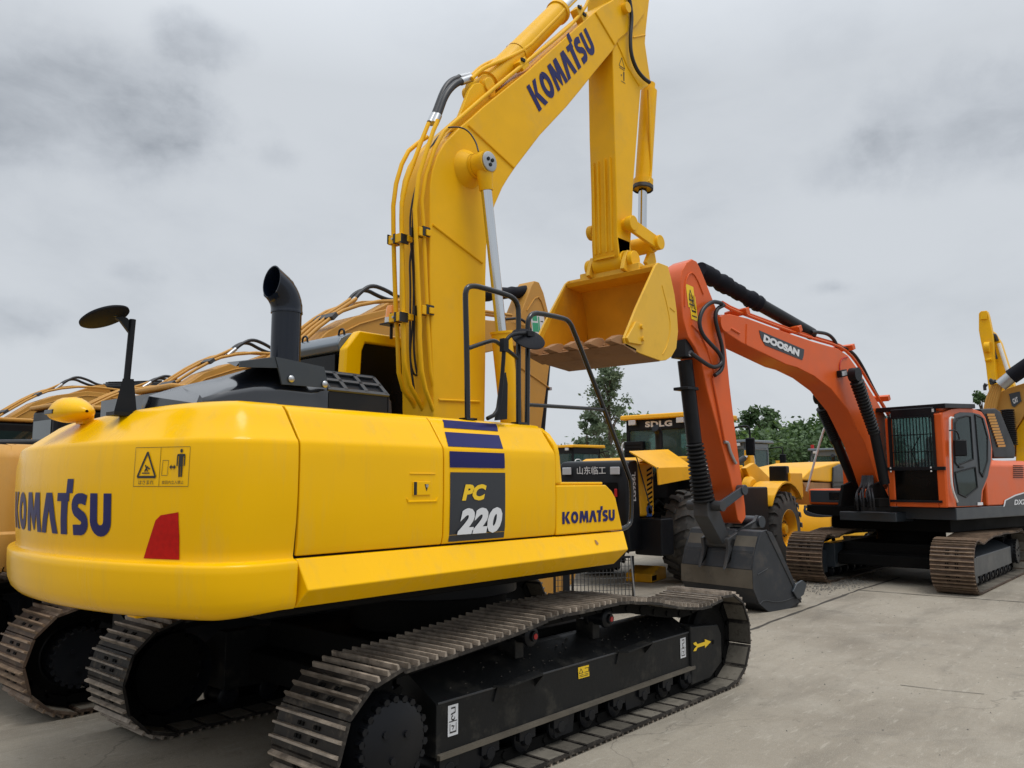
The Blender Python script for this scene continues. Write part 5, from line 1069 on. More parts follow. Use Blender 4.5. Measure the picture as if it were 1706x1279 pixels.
q = u1(1403, 622, DW+.05); m = MB(); m.box(q, (.22, .08, .12), Matrix.Rotation(.2, 3, 'Y')); wl = m.build('boom_lamp', 'satin_black', DBM, .01); m = MB(); m.box(q+Vector((.0, .043, 0)), (.16, .006, .08), Matrix.Rotation(.2, 3, 'Y')); m.build('lamp_lens', 'lamp_glass', wl)
for o_, yy in ((4, .16), (7, .05), (3, -.1)):
    m = MB(); m.tube([u1(u, v-o_, yy) for u, v in [(1203, 510), (1220, 520), (1246, 529), (1310, 553), (1356, 568), (1395, 579), (1414, 591), (1431, 613), (1451, 647), (1468, 675), (1481, 697)]], .022, 8, smooth_path=1); m.build('hydraulic_pipe', 'orange', DBM)
for u, v in ((1316, 550), (1228, 521), (1405, 580), (1464, 664)):
    m = MB(); m.box(u1(u, v, .03), (.10, .40, .10), Matrix.Rotation(.4, 3, 'Y')); m.build('pipe_clamp', 'orange', DBM, .01)
m = MB(); m.tube([u1(u, v, .1) for u, v in [(1352, 553), (1362, 553), (1380, 556), (1390, 566), (1394, 575)]], .03, 10, smooth_path=2); m.build('hose', 'rubber_hose', DBM)
m = MB(); m.tube([u1(u, v, .12) for u, v in [(1394, 577), (1410, 580), (1424, 590), (1438, 612), (1452, 641), (1462, 660)]], .028, 10, smooth_path=2); m.build('hose', 'rubber_hose', DBM)
m = MB(); m.tube([u1(u, v, DW+.01) for u, v in [(1399, 618), (1399, 604), (1404, 596), (1412, 595)]], .009, 6, smooth_path=2); m.build('cable', 'red', DBM)
# boom cylinders with boots
for yy, pts in ((.42, [(1424, 624), (1427, 634), (1457, 722), (1474, 805)]), (-.42, [(1366, 662), (1370, 678), (1393, 735), (1428, 818)])):
    a, b, c, d = [u1(u, v, yy) for u, v in pts]
    m = MB(); m.cyl(c, d, .085, 22); m.cyl(c, c+(c-d).normalized()*.05, .10, 22); cy_ = m.build('boom_cylinder', 'satin_black', DX); boot(cy_, c, b, .10, .12, n=17)
    m = MB(); m.cyl(a+Vector((0, -.07, 0)), a+Vector((0, .07, 0)), .12, 20); m.cyl(a, b, .07, 12); m.build('rod_eye', 'satin_black', cy_)
# arm cylinder
a, b, c = u1(1165, 450, 0), u1(1262, 505, 0), u1(1352, 556, 0)
m = MB(); m.cyl(b, c, .105, 24); m.cyl(b, b+(c-b)*.04, .125, 24); ac = m.build('arm_cylinder', 'satin_black', DX)
rnd = random.Random(5); m = MB(); m.tube([a.lerp(b, i/22) for i in range(23)], [.105+rnd.random()*.04 for i in range(23)], 18); m.build('cylinder_sleeve', 'sleeve', ac)
# arm
DA = [(1136, 451), (1144, 437), (1153, 431), (1161, 435), (1167, 447), (1175, 466), (1186, 494), (1200, 530), (1207, 560), (1211, 588), (1216, 640), (1223, 698), (1233, 776), (1242, 843), (1243, 862), (1236, 873), (1229, 866), (1217, 797), (1196, 715), (1178, 648), (1168, 600), (1158, 578), (1146, 560), (1138, 530), (1135, 500), (1134, 472)]
m = MB(); m.prism(U(DA, .18), (0, -.36, 0)); DAR = m.build('arm', 'orange', DX, .018, 3, ang=50)
q = u1(1149, 530, .183); 
for (u0, v0, w_, h_, nm) in ((1144, 510, .17, .33, 'warning_sticker'), (1149, 531, .15, .36, 'warning_sticker')):
    a = u1(u0+3, v0+(1 if v0 < 520 else 0), .184); fn = quad_map(a, (-w_, 0, -.02) if True else 0, (.05, 0, h_)); fn = quad_map(a, (-w_, 0, -.02), (.05, 0, h_))
    o = decal(UNIT, fn, nm, 'decal_yellow', DAR); fn = quad_map(a+Vector((0, .002, 0)), (-w_, 0, -.02), (.05, 0, h_))
    decal(stroke([(.2, .35), (.8, .35)], .07)+stroke([(.8, .35), (.5, .8)], .07)+stroke([(.5, .8), (.2, .35)], .07)+stroke([(.15, .15), (.85, .15)], .05), fn, 'warning_symbol', 'decal_black', o)
m = MB(); m.tube(U([(1141, 510), (1141, 470), (1150, 452), (1160, 460), (1172, 490)], .185), .012, 6, smooth_path=1); m.tube(U([(1152, 540), (1166, 555), (1178, 580), (1190, 620)], .185), .012, 6); m.build('weld_seam', 'orange', DAR)
for yy, pts in ((.26, [(1203, 506), (1199, 504), (1186, 501.7), (1170, 514.6), (1164, 537), (1170, 557.6), (1186, 575), (1199, 588), (1204, 602), (1196, 611), (1184, 611), (1168, 600), (1155, 591), (1150, 586)]), (.24, [(1206, 508), (1194, 514), (1191, 530), (1196, 551), (1203, 575), (1205, 599), (1203, 616), (1191, 625)])):
    m = MB(); m.tube([u1(u, v, yy) for u, v in pts], .030, 12, smooth_path=2); m.build('arm_hose', 'rubber_hose', DAR)
m = MB(); m.tube(U([(1190, 625), (1188, 632), (1199, 690), (1208, 738)], .20), .016, 8); m.build('arm_pipe', 'orange', DAR)
m = MB(); m.tube(U([(1207, 736), (1213, 737), (1215, 748), (1222, 765), (1226, 772)], .21), .024, 10, smooth_path=1); m.build('hose_fitting', 'steel', DAR); m = MB(); m.tube(U([(1158, 592), (1150, 590)], .22), .028, 8); m.build('hose_fitting', 'steel', DAR)
# bucket cylinder with its boot
a, b, c, d = u1(1137, 582, 0), u1(1141, 600, 0), u1(1157, 738, 0), u1(1172, 836, 0)
m = MB(); m.cyl(b, c, .108, 24); m.box(a, (.20, .26, .25)); m.box(b.lerp(c, .35)+Vector((.05, 0, 0)), (.25, .26, .045)); bc = m.build('bucket_cylinder', 'satin_black', DX, .008)
boot(bc, c, d, .13, .17, n=15)
# linkage
pj = u1(1176, 842, 0); pa = u1(1238, 816, .26)
m = MB(); m.cyl((pj.x, -.30, pj.z), (pj.x, .30, pj.z), .075, 20); m.cyl((pj.x, -.11, pj.z), (pj.x, .11, pj.z), .11, 20); m.build('link_pin', 'dull_metal', DX)
d_ = Vector((pa.x-pj.x, 0, pa.z-pj.z)).normalized(); n_ = Vector((-d_.z, 0, d_.x))
m = MB()
for s in (-1, 1): m.prism([Vector((q.x, s*.28, q.z)) for q in (pj+n_*.07, pa+n_*.06, pa+d_*.07, pa-n_*.06, pj-n_*.07, pj-d_*.07)], (0, -s*.04, 0))
m.cyl((pa.x, -.30, pa.z), (pa.x, .30, pa.z), .075, 18); m.build('tie_link', 'slate', DX, .008)
pk = u1(1198, 903, 0)
m = MB(); m.prism([(pj.x-.10, -.13, pj.z+.02), (pj.x+.12, -.13, pj.z+.05), (pj.x+.13, -.13, pj.z-.15), (pk.x+.10, -.13, pk.z), (pk.x, -.13, pk.z-.08), (pk.x-.12, -.13, pk.z)], (0, .26, 0)); m.cyl((pk.x, -.24, pk.z), (pk.x, .24, pk.z), .075, 20); m.build('bucket_link', 'dull_metal', DX, .012)
# bucket
BS = [(1268.5, 886), (1276, 883), (1286, 886.5), (1292, 897), (1323, 967), (1330, 984), (1334, 1003), (1328, 1008), (1315, 1017), (1296, 1023), (1282, 1020), (1265, 1006), (1255, 981), (1254, 950), (1258.5, 920), (1265, 897)]
S2 = U(BS, 0); BW2 = .62
S2 = [Vector((p.x, 0, p.z)) for p in U(BS, BW2)]
m = MB()
for s in (-1, 1): m.prism([p+Vector((0, s*BW2, 0)) for p in S2], (0, -s*.03, 0))
wr = S2[7:]+[S2[0], S2[1]]; cen = sum(S2, Vector())/len(S2); Y = BW2-.031
for a, b in zip(wr, wr[1:]):
    c, d = b+(cen-b).normalized()*.03, a+(cen-a).normalized()*.03
    m.add([(a.x, -Y, a.z), (b.x, -Y, b.z), (b.x, Y, b.z), (a.x, Y, a.z), (d.x, -Y, d.z), (c.x, -Y, c.z), (c.x, Y, c.z), (d.x, Y, d.z)], [(0, 1, 2, 3), (7, 6, 5, 4), (0, 4, 5, 1), (3, 2, 6, 7), (0, 3, 7, 4), (1, 5, 6, 2)])
DBK = m.build('bucket', 'bucket_grey', DX, .006)
hp = u1(1243, 868, .0)
for y in (-.24, .19):
    m = MB(); ep = [(hp.x-.07, hp.z+.06), (hp.x+.05, hp.z+.10), (hp.x+.12, hp.z+.02), (pk.x+.12, pk.z+.06), (pk.x+.10, pk.z-.10), (S2[13].x+.10, S2[13].z-.02), (S2[14].x-.02, S2[14].z-.02), (S2[0].x, S2[0].z), (hp.x-.12, hp.z-.08)]
    m.prism([(x, y, z) for x, z in ep], (0, .05, 0)); m.build('hinge_ear', 'dull_metal', DBK, .008)
m = MB(); m.cyl((hp.x, -.28, hp.z), (hp.x, .28, hp.z), .085, 22); m.build('bucket_pivot', 'slate', DAR)
m = MB(); m.tube([(p.x, 0+yy, p.z) for yy, p in ((BW2+.003, S2[1]), (BW2+.003, S2[6]))], .012, 6); m.tube(U([(1262, 957), (1279, 947)], BW2+.004), .006, 6); m.tube(U([(1266, 1006), (1273, 999), (1290, 1003), (1308, 1001), (1323, 994)], BW2+.004), .006, 6, smooth_path=1); m.build('weld_seam', 'dull_metal', DBK)
m = MB(); m.rows([[(p.x+.0, -BW2, p.z), (p.x, BW2, p.z)] for p in (S2[12]+Vector((.012, 0, 0)), S2[13]+Vector((.012, 0, 0)))]); m.build('wear_plate', 'worn_steel', DBK)
m = MB(); m.rows([[(p.x, -BW2+.03, p.z), (p.x, BW2-.03, p.z)] for p in (S2[14]+Vector((.010, 0, -.03)), S2[15].lerp(S2[0], .3)+Vector((.012, 0, 0)))]); m.build('wear_plate', 'worn_steel', DBK)
ed = (S2[6]-S2[8]).normalized(); up = Vector((-ed.z, 0, ed.x)); up = up if up.z > 0 else -up
m = MB(); q = [S2[7]+ed*.05, S2[7]-ed*.18, S2[7]-ed*.18+up*.03, S2[7]+up*.03+ed*.03]; m.prism([p+Vector((0, -BW2, 0)) for p in q], (0, 2*BW2, 0)); m.build('cutting_edge', 'dull_metal', DBK, .004)
for i in range(5):
    y = -BW2+.10+i*(2*BW2-.2)/4; m = MB(); o = S2[7]+Vector((0, y, .0)); rows = []
    for a, hw, lo, hi in [(-.10, .065, -.05, .075), (.02, .065, -.05, .095), (.10, .055, -.035, .07), (.24, .04, -.01, .03)]: rows.append([o+ed*a+up*lo+Vector((0, -hw, 0)), o+ed*a+up*lo+Vector((0, hw, 0)), o+ed*a+up*hi+Vector((0, hw*.8, 0)), o+ed*a+up*hi+Vector((0, -hw*.8, 0))])
    m.rows(rows, closed=True, sm=False); m.f += [[0, 1, 2, 3], [len(m.v)-4+j for j in range(4)]]; m.sm += [False]*2; m.mi += [0]*2; m.build('tooth', 'bucket_grey', DBK, .006)
q = u1(1330, 975, BW2+.01); m = MB(); m.prism(U([(1318, 985), (1324, 972), (1334, 966), (1341, 972), (1336, 990), (1326, 998)], BW2+.002), (0, .035, 0)); m.build('side_cutter', 'slate', DBK, .008)
# gearwork in front of the cab, foot of the boom
q = u1(1470, 830, .35); m = MB(); m.prism([(q.x-.5, .30, zt), (q.x+.35, .30, zt), (q.x+.2, .30, zt+.38), (q.x-.1, .30, zt+.45)], (0, -.06, 0)); m.prism([(q.x-.5, -.24, zt), (q.x+.35, -.24, zt), (q.x+.2, -.24, zt+.38), (q.x-.1, -.24, zt+.45)], (0, -.06, 0)); m.build('boom_bracket', 'under_black', DX, .01)
for i in range(9):
    y = -.02+i*.045; k_ = rnd.uniform(-.08, .08); m = MB(); m.tube([(q.x+.22+k_, y, zt-.05), (q.x+.34+k_, y+.05, zt+.12+k_), (q.x+.22, y*.8, zt+.28+k_), (q.x+.02, y*.6, zt+.36), (q.x-.05, y*.5, zt+.55)], .017, 8, smooth_path=2); m.build('hydraulic_hose', 'rubber_hose', DX)
m = MB(); m.box2((q.x-.1, -.05, zt), (q.x+.25, .42, zt+.16)); m.build('valve_block', 'under_black', DX, .02)
# ================================================================ wheel loaders
def wheel(parent, x, y, r, w_, side, rim='loader_yellow'):
    """tyre with chevron lugs, dished rim as its sub-part"""
    m = MB(); prof = [(0, r*.52), (.01, r*.60), (.02, r*.80), (.05, r*.90), (.09, r*.945), (w_-.09, r*.945), (w_-.05, r*.90), (w_-.02, r*.80), (w_-.01, r*.60), (w_, r*.52)]
    m.lathe((x, y-w_/2, r), (0, 1, 0), prof, 44); n = 20
    for i in range(n):
        for s in (-1, 1):
            t0 = 2*math.pi*(i+(.5 if s > 0 else 0))/n; c = []
            # lug: from the shoulder slanting to the tread's middle
            for (yy, dt, rr) in ((.03, 0, .86), (.0, .5, .80)): pass
            def pt(yy, a, rr): return (x+math.cos(a)*r*rr, y+s*yy, r+math.sin(a)*r*rr)
            h0, h1 = w_/2+.004, .02; wd = .085; sl = .15
            q = [(h0, t0, .80), (h0, t0+wd*1.5, .80), (h0-.03, t0, .985), (h0-.03, t0+wd*1.5, .985), (w_*.24, t0+sl*.4, 1.0), (w_*.24, t0+sl*.4+wd*1.4, 1.0), (h1, t0+sl*.35+.09, 1.0), (h1, t0+sl*.35+.09+wd*1.4, 1.0)]
            T = [pt(*k) for k in q]; B = [pt(a, b, min(c_, .92)) for a, b, c_ in q]
            m.add(T+B, [(0, 1, 3, 2), (2, 3, 5, 4), (4, 5, 7, 6), (0, 2, 10, 8), (2, 4, 12, 10), (4, 6, 14, 12), (1, 9, 11, 3), (3, 11, 13, 5), (5, 13, 15, 7), (6, 7, 15, 14)])
    t_ = m.build('tyre', 'tyre', parent)
    m = MB(); s = side; y0 = y+s*(w_/2-.01)
    m.lathe((x, y0, r), (0, -s, 0), [(0, r*.54), (-.012, r*.52), (.0, r*.49), (.06, r*.45), (.16, r*.42), (.17, r*.30), (.13, r*.26), (.13, r*.13), (.06, r*.12), (.05, 0)], 32); rm = m.build('rim', rim, t_)
    m = MB()
    for i in range(12): a = 2*math.pi*i/12; m.cyl((x+math.cos(a)*r*.2, y0-s*.12, r+math.sin(a)*r*.2), (x+math.cos(a)*r*.2, y0-s*.10, r+math.sin(a)*r*.2), .018, 6)
    m.build('wheel_nuts', 'dull_metal', rm); return t_
def loader(fr, label, rx_=-1.65, rr=.80, cab_roof='loader_yellow', cab_frame='satin_black', beacon=False, glass='glass'):
    root = thing('wheel_loader', label, 'wheel loader', fr)
    for x, rw in ((rx_, rr), (1.65, .80)):
        for s in (-1, 1): wheel(root, x, s*1.08, rw, .60, s)
    m = MB(); m.box2((-3.3, -.5, .75), (-.1, .5, 1.25)); m.box2((.1, -.45, .75), (2.4, .45, 1.2)); m.cyl((-1.65, -.8, .8), (-1.65, .8, .8), .22, 20); m.cyl((1.65, -.8, .8), (1.65, .8, .8), .22, 20); m.cyl((0, 0, .7), (0, 0, 1.4), .2, 20); m.build('chassis', 'under_black', root, .02)
    # black rear counterweight with the grille, side hoods
    m = MB(); m.prism([(-3.62, -.74, .62), (-3.68, -.74, 1.2), (-3.66, -.74, 2.05), (-3.58, -.74, 2.17), (-3.30, -.74, 2.19), (-3.24, -.74, 1.2), (-3.0, -.74, .62)], (0, 1.48, 0)); cw = m.build('counterweight', 'satin_black', root, .05, 3)
    m = MB(); m.box2((-3.69, -.55, 1.35), (-3.675, .55, 1.80)); gr = m.build('grille', 'under_black', cw, .02)
    for s in (-1, 1):
        m = MB(); m.box((-3.70, s*.52, 2.0), (.03, .19, .13)); k = m.build('rear_lamp', 'lamp_glass', cw, .01)
        m = MB(); m.box((-3.70, s*.53, 1.62), (.03, .05, .14)); m.build('tail_lamp', 'red', cw, .01)
    m = MB(); m.box2((-3.24, -.72, 1.2), (-2.75, .72, 2.14)); m.build('side_hood', 'loader_yellow', root, .05, 3)
    for s in (-1, 1):
        m = MB()
        for i in range(9): m.add([(-3.0, s*.724, 1.3+i*.085), (-2.82, s*.724, 1.36+i*.085), (-2.82, s*.724, 1.40+i*.085), (-3.0, s*.724, 1.34+i*.085)], [(0, 1, 2, 3)])
        m.build('louvres', 'under_black', root)
    m = MB(); m.box2((-2.75, -.42, 1.2), (-1.35, .42, 1.98)); m.tube([(-2.6, -.5, 1.3), (-2.3, -.5, 1.45), (-2.0, -.5, 1.3)], .05, 10); m.box2((-2.5, -.5, 1.5), (-1.9, -.40, 1.8)); m.build('engine', 'under_black', root, .03)
    m = MB(); m.prism([(-3.2, -.70, 2.14), (-2.9, -.70, 2.24), (-1.4, -.70, 2.30), (-1.4, -.70, 2.18)], (0, 1.4, 0)); m.build('hood', 'loader_yellow', root, .04, 3)
    m = MB(); m.tube([(-1.75, -.25, 2.25), (-1.75, -.25, 2.72), (-1.79, -.25, 2.80), (-1.88, -.25, 2.84)], .075, 16, smooth_path=1); m.build('exhaust_pipe', 'satin_black', root)
    for s in (-1, 1):
        m = MB(); m.box2((-.55, s*.62, .75), (.75, s*1.32, 1.70)); m.build('fuel_tank', 'satin_black', root, .03, 3)
        m = MB(); a = [(1.65+.98*math.cos(R(t)), .82+.96*math.sin(R(t))) for t in range(150, 24, -14)]
        for (x0, z0), (x1, z1) in zip(a, a[1:]): m.prism([(x0, s*.78, z0), (x1, s*.78, z1), (x1, s*.78, z1+.04), (x0, s*.78, z0+.04)], (0, s*.6, 0))
        m.build('front_fender', 'loader_yellow', root)
    # cab
    m = MB(); cx0, cx1, cy0, cz0, cz1 = -1.35, .25, .76, 1.72, 3.06
    for x in (cx0, cx1-.08):
        for y in (-cy0, cy0-.08): m.box2((x, y, cz0), (x+.08, y+.08, cz1))
    m.box2((cx0, -cy0, cz0-.3), (cx1, cy0, cz0+.28)); m.box2((cx0, -cy0, cz1-.22), (cx1, cy0, cz1)); cb = m.build('cab', cab_frame, root, .015)
    m = MB(); m.box2((cx0+.02, -cy0+.08, cz0+.28), (cx0+.03, cy0-.08, cz1-.22)); m.build('rear_window', 'glass_clear', cb)
    m = MB(); m.box2((cx1-.03, -cy0+.08, cz0+.28), (cx1-.02, cy0-.08, cz1-.22)); m.build('windscreen', 'glass_clear', cb)
    for s in (-1, 1): m = MB(); m.box2((cx0+.08, s*(cy0-.03), cz0+.28), (cx1-.08, s*(cy0-.02), cz1-.22)); m.build('side_window', 'glass_clear', cb)
    m = MB(); m.box2((-.95, -.25, 2.0), (-.5, .25, 2.35)); m.box2((-.98, -.25, 2.3), (-.85, .25, 2.85)); m.build('seat', 'rubber', cb, .05, 3)
    m = MB(); m.prism([(cx0-.12, -cy0-.08, cz1), (cx0-.10, -cy0-.08, cz1+.10), (cx1+.2, -cy0-.08, cz1+.13), (cx1+.25, -cy0-.08, cz1+.02)], (0, 2*cy0+.16, 0)); rf = m.build('cab_roof', cab_roof, cb, .03, 3)
    for y in (-.55, .55): m = MB(); m.box((cx0-.09, y, cz1-.06), (.06, .16, .10)); m.build('work_lamp', 'lamp_glass', rf, .01)
    for s in (-1, 1):
        m = MB(); m.tube([(.15, s*.8, 2.9), (.20, s*1.15, 2.95), (.20, s*1.22, 2.90), (.20, s*1.22, 2.60)], .02, 8, smooth_path=1); k = m.build('mirror_bracket', 'satin_black', cb); m = MB(); m.box((.20, s*1.22, 2.52), (.06, .20, .36)); m.build('mirror', 'satin_black', k, .04, 3)
        m = MB(); m.tube([(-1.0, s*.86, 1.85), (-1.0, s*.86, 2.55), (-1.08, s*.86, 2.62), (-1.28, s*.86, 2.62), (-1.36, s*.86, 2.55), (-1.36, s*.86, 1.85)], .02, 8, smooth_path=1); m.build('handrail', 'white', root)
    if beacon:
        m = MB(); m.cyl((cx0+.1, .7, cz1+.1), (cx0+.1, .7, cz1+.26), .07, 16); m.build('beacon', 'red', rf)
    # lift arms, tower, cylinders, bucket
    m = MB()
    for y in (-.42, .30): m.prism([(.9, y, 1.1), (2.2, y, 1.1), (2.15, y, 1.6), (1.75, y, 2.12), (1.2, y, 2.18), (.95, y, 1.7)], (0, .12, 0))
    m.cyl((1.45, -.44, 1.95), (1.45, .44, 1.95), .16, 24); m.build('lift_tower', 'loader_yellow', root, .015)
    m = MB()
    for y in (-.62, .50): m.prism([(1.25, y, 2.10), (1.7, y, 2.22), (2.6, y, 1.85), (3.7, y, .75), (3.95, y, .32), (3.7, y, .25), (3.35, y, .65), (2.4, y, 1.45), (1.5, y, 1.80)], (0, .12, 0))
    m.cyl((2.75, -.55, 1.45), (2.75, .55, 1.45), .11, 20); m.build('lift_arm', 'loader_yellow', root, .01)
    m = MB(); m.tube([(1.3, 0, 1.95), (2.5, 0, 2.35)], .07, 18); c_ = m.build('tilt_cylinder', 'satin_black', root); m = MB(); m.cyl((2.5, 0, 2.35), (2.8, 0, 2.45), .04, 14); m.build('rod', 'chrome', c_)
    m = MB(); m.prism([(2.7, -.08, 2.55), (2.85, -.08, 2.5), (3.3, -.08, 1.0), (3.1, -.08, .9), (2.6, -.08, 1.6)], (0, .16, 0)); m.build('rocker', 'loader_yellow', root, .01)
    for s in (-1, 1):
        m = MB(); m.box2((1.9, s*.85, 1.75), (2.1, s*1.25, 2.15)); m.build('head_lamp_box', 'satin_black', root, .03)
    m = MB(); Bk = [(3.8, .55), (3.75, .25), (3.9, .08), (4.95, .03), (4.98, .07), (4.2, .30), (4.05, .75), (4.25, 1.20), (4.15, 1.25), (3.88, .95)]
    m.prism([(x, -1.45, z) for x, z in Bk], (0, 2.9, 0)); b_ = m.build('bucket', 'loader_yellow', root, .01)
    m = MB()
    for y in (-1.45, 1.42): m.prism([(3.85, y, .1), (4.9, y, .05), (4.25, y, 1.2), (3.95, y, .95)], (0, .03, 0))
    m.build('side_plate', 'loader_yellow', b_); return root
L1F = Frame((10.95, 3.50, 0), 0)
L1 = loader(L1F, 'yellow and black wheel loader with its side hatch open, behind the orange arm', rx_=-1.93, rr=.84)
cw1 = [o for o in L1.children if o.name.startswith('counterweight')][0]
fp = font_polys('山东临工', .012); decal(fp, quad_map((-3.690, .30, 1.94), (0, -.62, 0), (-.0, 0, .14)), 'lettering', 'decal_white', cw1)
fp = font_polys('LG956L', .03); decal(fp, quad_map((-3.40, -.746, 1.48), (0, 0, .50), (-.12, 0, 0)), 'numerals', 'decal_white', cw1)
cb1 = [o for o in L1.children if o.name.startswith('cab')][0]
decal(font_polys('SDLG', .05, 0, 1.1), quad_map((-1.356, .30, 2.90), (0, -.62, 0), (0, 0, .12)), 'lettering', 'decal_white', cb1)
m = MB(); m.box2((-1.47, .30, 2.20), (-1.36, .74, 2.62)); ac = m.build('air_conditioner', 'satin_black', cb1, .01); m = MB()
for i in range(5): m.box2((-1.475, .34, 2.25+i*.07), (-1.47, .70, 2.275+i*.07))
m.build('louvres', 'under_black', ac)
# the hatch: hinged at the hood's edge, sloping out over the rear wheel, with its turned-down rim
la = lambda u, v, y: at(u, v, 'y', y, L1F)
A_, B_, C_, D_ = la(1048, 751, -.66), la(1113, 748, -.66), la(1155, 777, -1.32), la(1096, 779, -1.32)
E_, F_ = la(1155, 797, -1.34), la(1098, 808, -1.34)
m = MB(); dn = Vector((0, 0, -.03))
m.add([A_, B_, C_, D_, A_+dn, B_+dn, C_+dn, D_+dn], [(0, 1, 2, 3), (7, 6, 5, 4), (0, 4, 5, 1), (1, 5, 6, 2), (2, 6, 7, 3), (3, 7, 4, 0)])
dy = Vector((0, .03, 0)); m.add([D_, C_, E_, F_, D_+dy, C_+dy, E_+dy, F_+dy], [(0, 1, 2, 3), (7, 6, 5, 4), (0, 4, 5, 1), (1, 5, 6, 2), (2, 6, 7, 3), (3, 7, 4, 0)])
ht = m.build('hatch', 'loader_yellow', L1, .008)
m = MB(); m.tube([la(1060, 760, -.7), la(1085, 850, -.8)], .012, 6); m.tube([D_, la(1085, 800, -.75)], .012, 6); m.build('hatch_stay', 'dull_metal', ht)
m = MB(); m.box2((-3.25, -1.15, .55), (-2.84, -.6, 1.18)); m.build('battery_box', 'satin_black', L1, .03)
m = MB(); m.cyl((-2.95, -.75, 1.32), (-2.95, -.60, 1.32), .08, 18); m.box((-2.95, -.68, 1.28), (.12, .14, .16)); m.build('filter', 'blue', L1)
m = MB(); m.lathe((1.32, -.60, 1.62), (0, -1, 0), [(0, .30), (.10, .30), (.16, .24), (.16, 0)], 24); m.build('arm_pivot', 'loader_yellow', L1)
m = MB(); m.box2((2.0, -1.30, 1.45), (2.7, -1.05, 2.0)); tb = m.build('lamp_tower', 'loader_yellow', L1, .02)
decal([[(.0, 0), (1, 0), (.5, .9)]], quad_map((2.35, -1.304, 1.50), (.16, 0, 0), (0, 0, .16)), 'recycling_sticker', 'green', tb)
# machines farther back
l2_ = loader(Frame((23.6, 8.3, 0), R(-2)), 'grey cabbed wheel loader with red beacon, between the orange arm and the white rail', cab_roof='roof_grey', cab_frame='roof_grey', beacon=True)
l2_.scale = (1.1, 1.2, 1.03)
loader(Frame((30.5, 7.2, 0), R(5)), 'grey cabbed wheel loader half hidden behind the orange boom', cab_roof='roof_grey', cab_frame='roof_grey', beacon=True)
loader(Frame((20.8, 13.6, 0), R(-4)), 'yellow roofed wheel loader with side mirrors, far behind the bucket rail')
# road machine with the tapered yellow hood and the dark side panel
GF = Frame((21.5, 4.6, 0), 0); GR = thing('road_grader', 'yellow road machine with dark side panel, behind the orange excavator', 'grader', GF)
g1 = lambda u, v, y=-1.0: at(u, v, 'y', y, GF)
q = [g1(u, v) for u, v in [(1333, 799), (1352, 781), (1395, 770), (1440, 768), (1500, 768), (1500, 800), (1440, 801), (1384, 803)]]
m = MB(); m.prism([Vector((p.x, -1.0, p.z)) for p in q], (0, 1.9, 0)); hd = m.build('hood', 'loader_yellow', GR, .04, 3)
q = [g1(u, v, -.98) for u, v in [(1337, 803), (1384, 804), (1440, 804), (1500, 804), (1500, 870), (1370, 870), (1352, 830)]]
m = MB(); m.prism([Vector((p.x, -.97, p.z)) for p in q], (0, 1.8, 0)); m.build('body', 'bucket_brown', GR, .03)
q = [g1(u, v, -1.01) for u, v in [(1386, 778), (1396, 773), (1500, 772), (1500, 860), (1384, 860)]]
m = MB(); m.prism([Vector((p.x, -1.01, p.z)) for p in q], (0, -.06, 0)); sp = m.build('side_panel', 'slate', GR, .03, 3); m = MB()
for i in range(5): a = g1(1388, 805+i*7, -1.08); m.box2((a.x, -1.075, a.z), (a.x+1.6, -1.07, a.z+.05))
m.build('louvres', 'satin_black', sp)
q = [g1(u, v, -1.2) for u, v in [(1338, 872), (1345, 868), (1460, 872), (1460, 892), (1395, 893), (1352, 902), (1340, 895)]]
m = MB(); m.prism([Vector((p.x, -1.2, p.z)) for p in q], (0, .8, 0)); bl = m.build('frame_beam', 'yellow_boom', GR, .03)
a = g1(1395, 889, -1.202); b = g1(1404, 889, -1.202); m = MB(); m.box2((a.x, -1.205, a.z), (b.x, -1.201, a.z+.28)); m.build('blue_stripe', 'navy', bl)
a = g1(1413, 889, -1.202); m = MB(); m.box2((a.x, -1.205, a.z+.02), (a.x+.28, -1.201, a.z+.26)); m.build('label_plate', 'decal_white', bl)
for x in (0.3, 5.2): wheel(GR, x, -.95, .62, .45, -1); wheel(GR, x, .95, .62, .45, 1)
# mesh guard standing against the row, and a yellow plate lying beyond
CGF = Frame((4.35, 2.05, 0), math.atan2(-.62, .95))
CG = thing('mesh_guard', 'black wire mesh guard panel standing on the ground under the front of the yellow body', 'mesh guard', CGF)
m = MB(); wd, ht_ = 1.16, .78
for x in (0, .26, wd): m.box2((x-.015, -.012, 0), (x+.015, .012, ht_))
m.box2((0, -.012, 0), (wd, .012, .03)); m.box2((0, -.012, ht_-.03), (wd, .012, ht_)); m.box2((.12, -.012, 0), (.21, .010, ht_)); m.build('frame', 'satin_black', CG)
m = MB()
for i in range(21): x = .05+i*.055; m.cyl((x, 0, .02), (x, 0, ht_-.02), .005, 6)
for i in range(9): z = .08+i*.08; m.cyl((0, .006, z), (wd, .006, z), .004, 6)
m.build('wire_mesh', 'dull_metal', CG)
m = MB(); m.cyl((wd+.03, -.02, 0), (wd-.04, -.02, ht_), .012, 8); m.build('brace', 'steel', CG)
c = at(1095, 968, 'z', .0); PLF = Frame((c.x, c.y+.25, 0), .2)
PL = thing('steel_box', 'orange painted steel box lying on the concrete beside the big loader tyre', 'box', PLF)
m = MB(); m.prism([(-.35, -.25, 0), (.45, -.25, 0), (.45, -.25, .22), (.1, -.25, .26), (-.35, -.25, .15)], (0, .5, 0)); b_ = m.build('body', 'loader_yellow', PL, .02); m = MB(); m.box2((-.34, -.255, .03), (-.1, -.251, .12)); m.build('opening', 'under_black', b_)
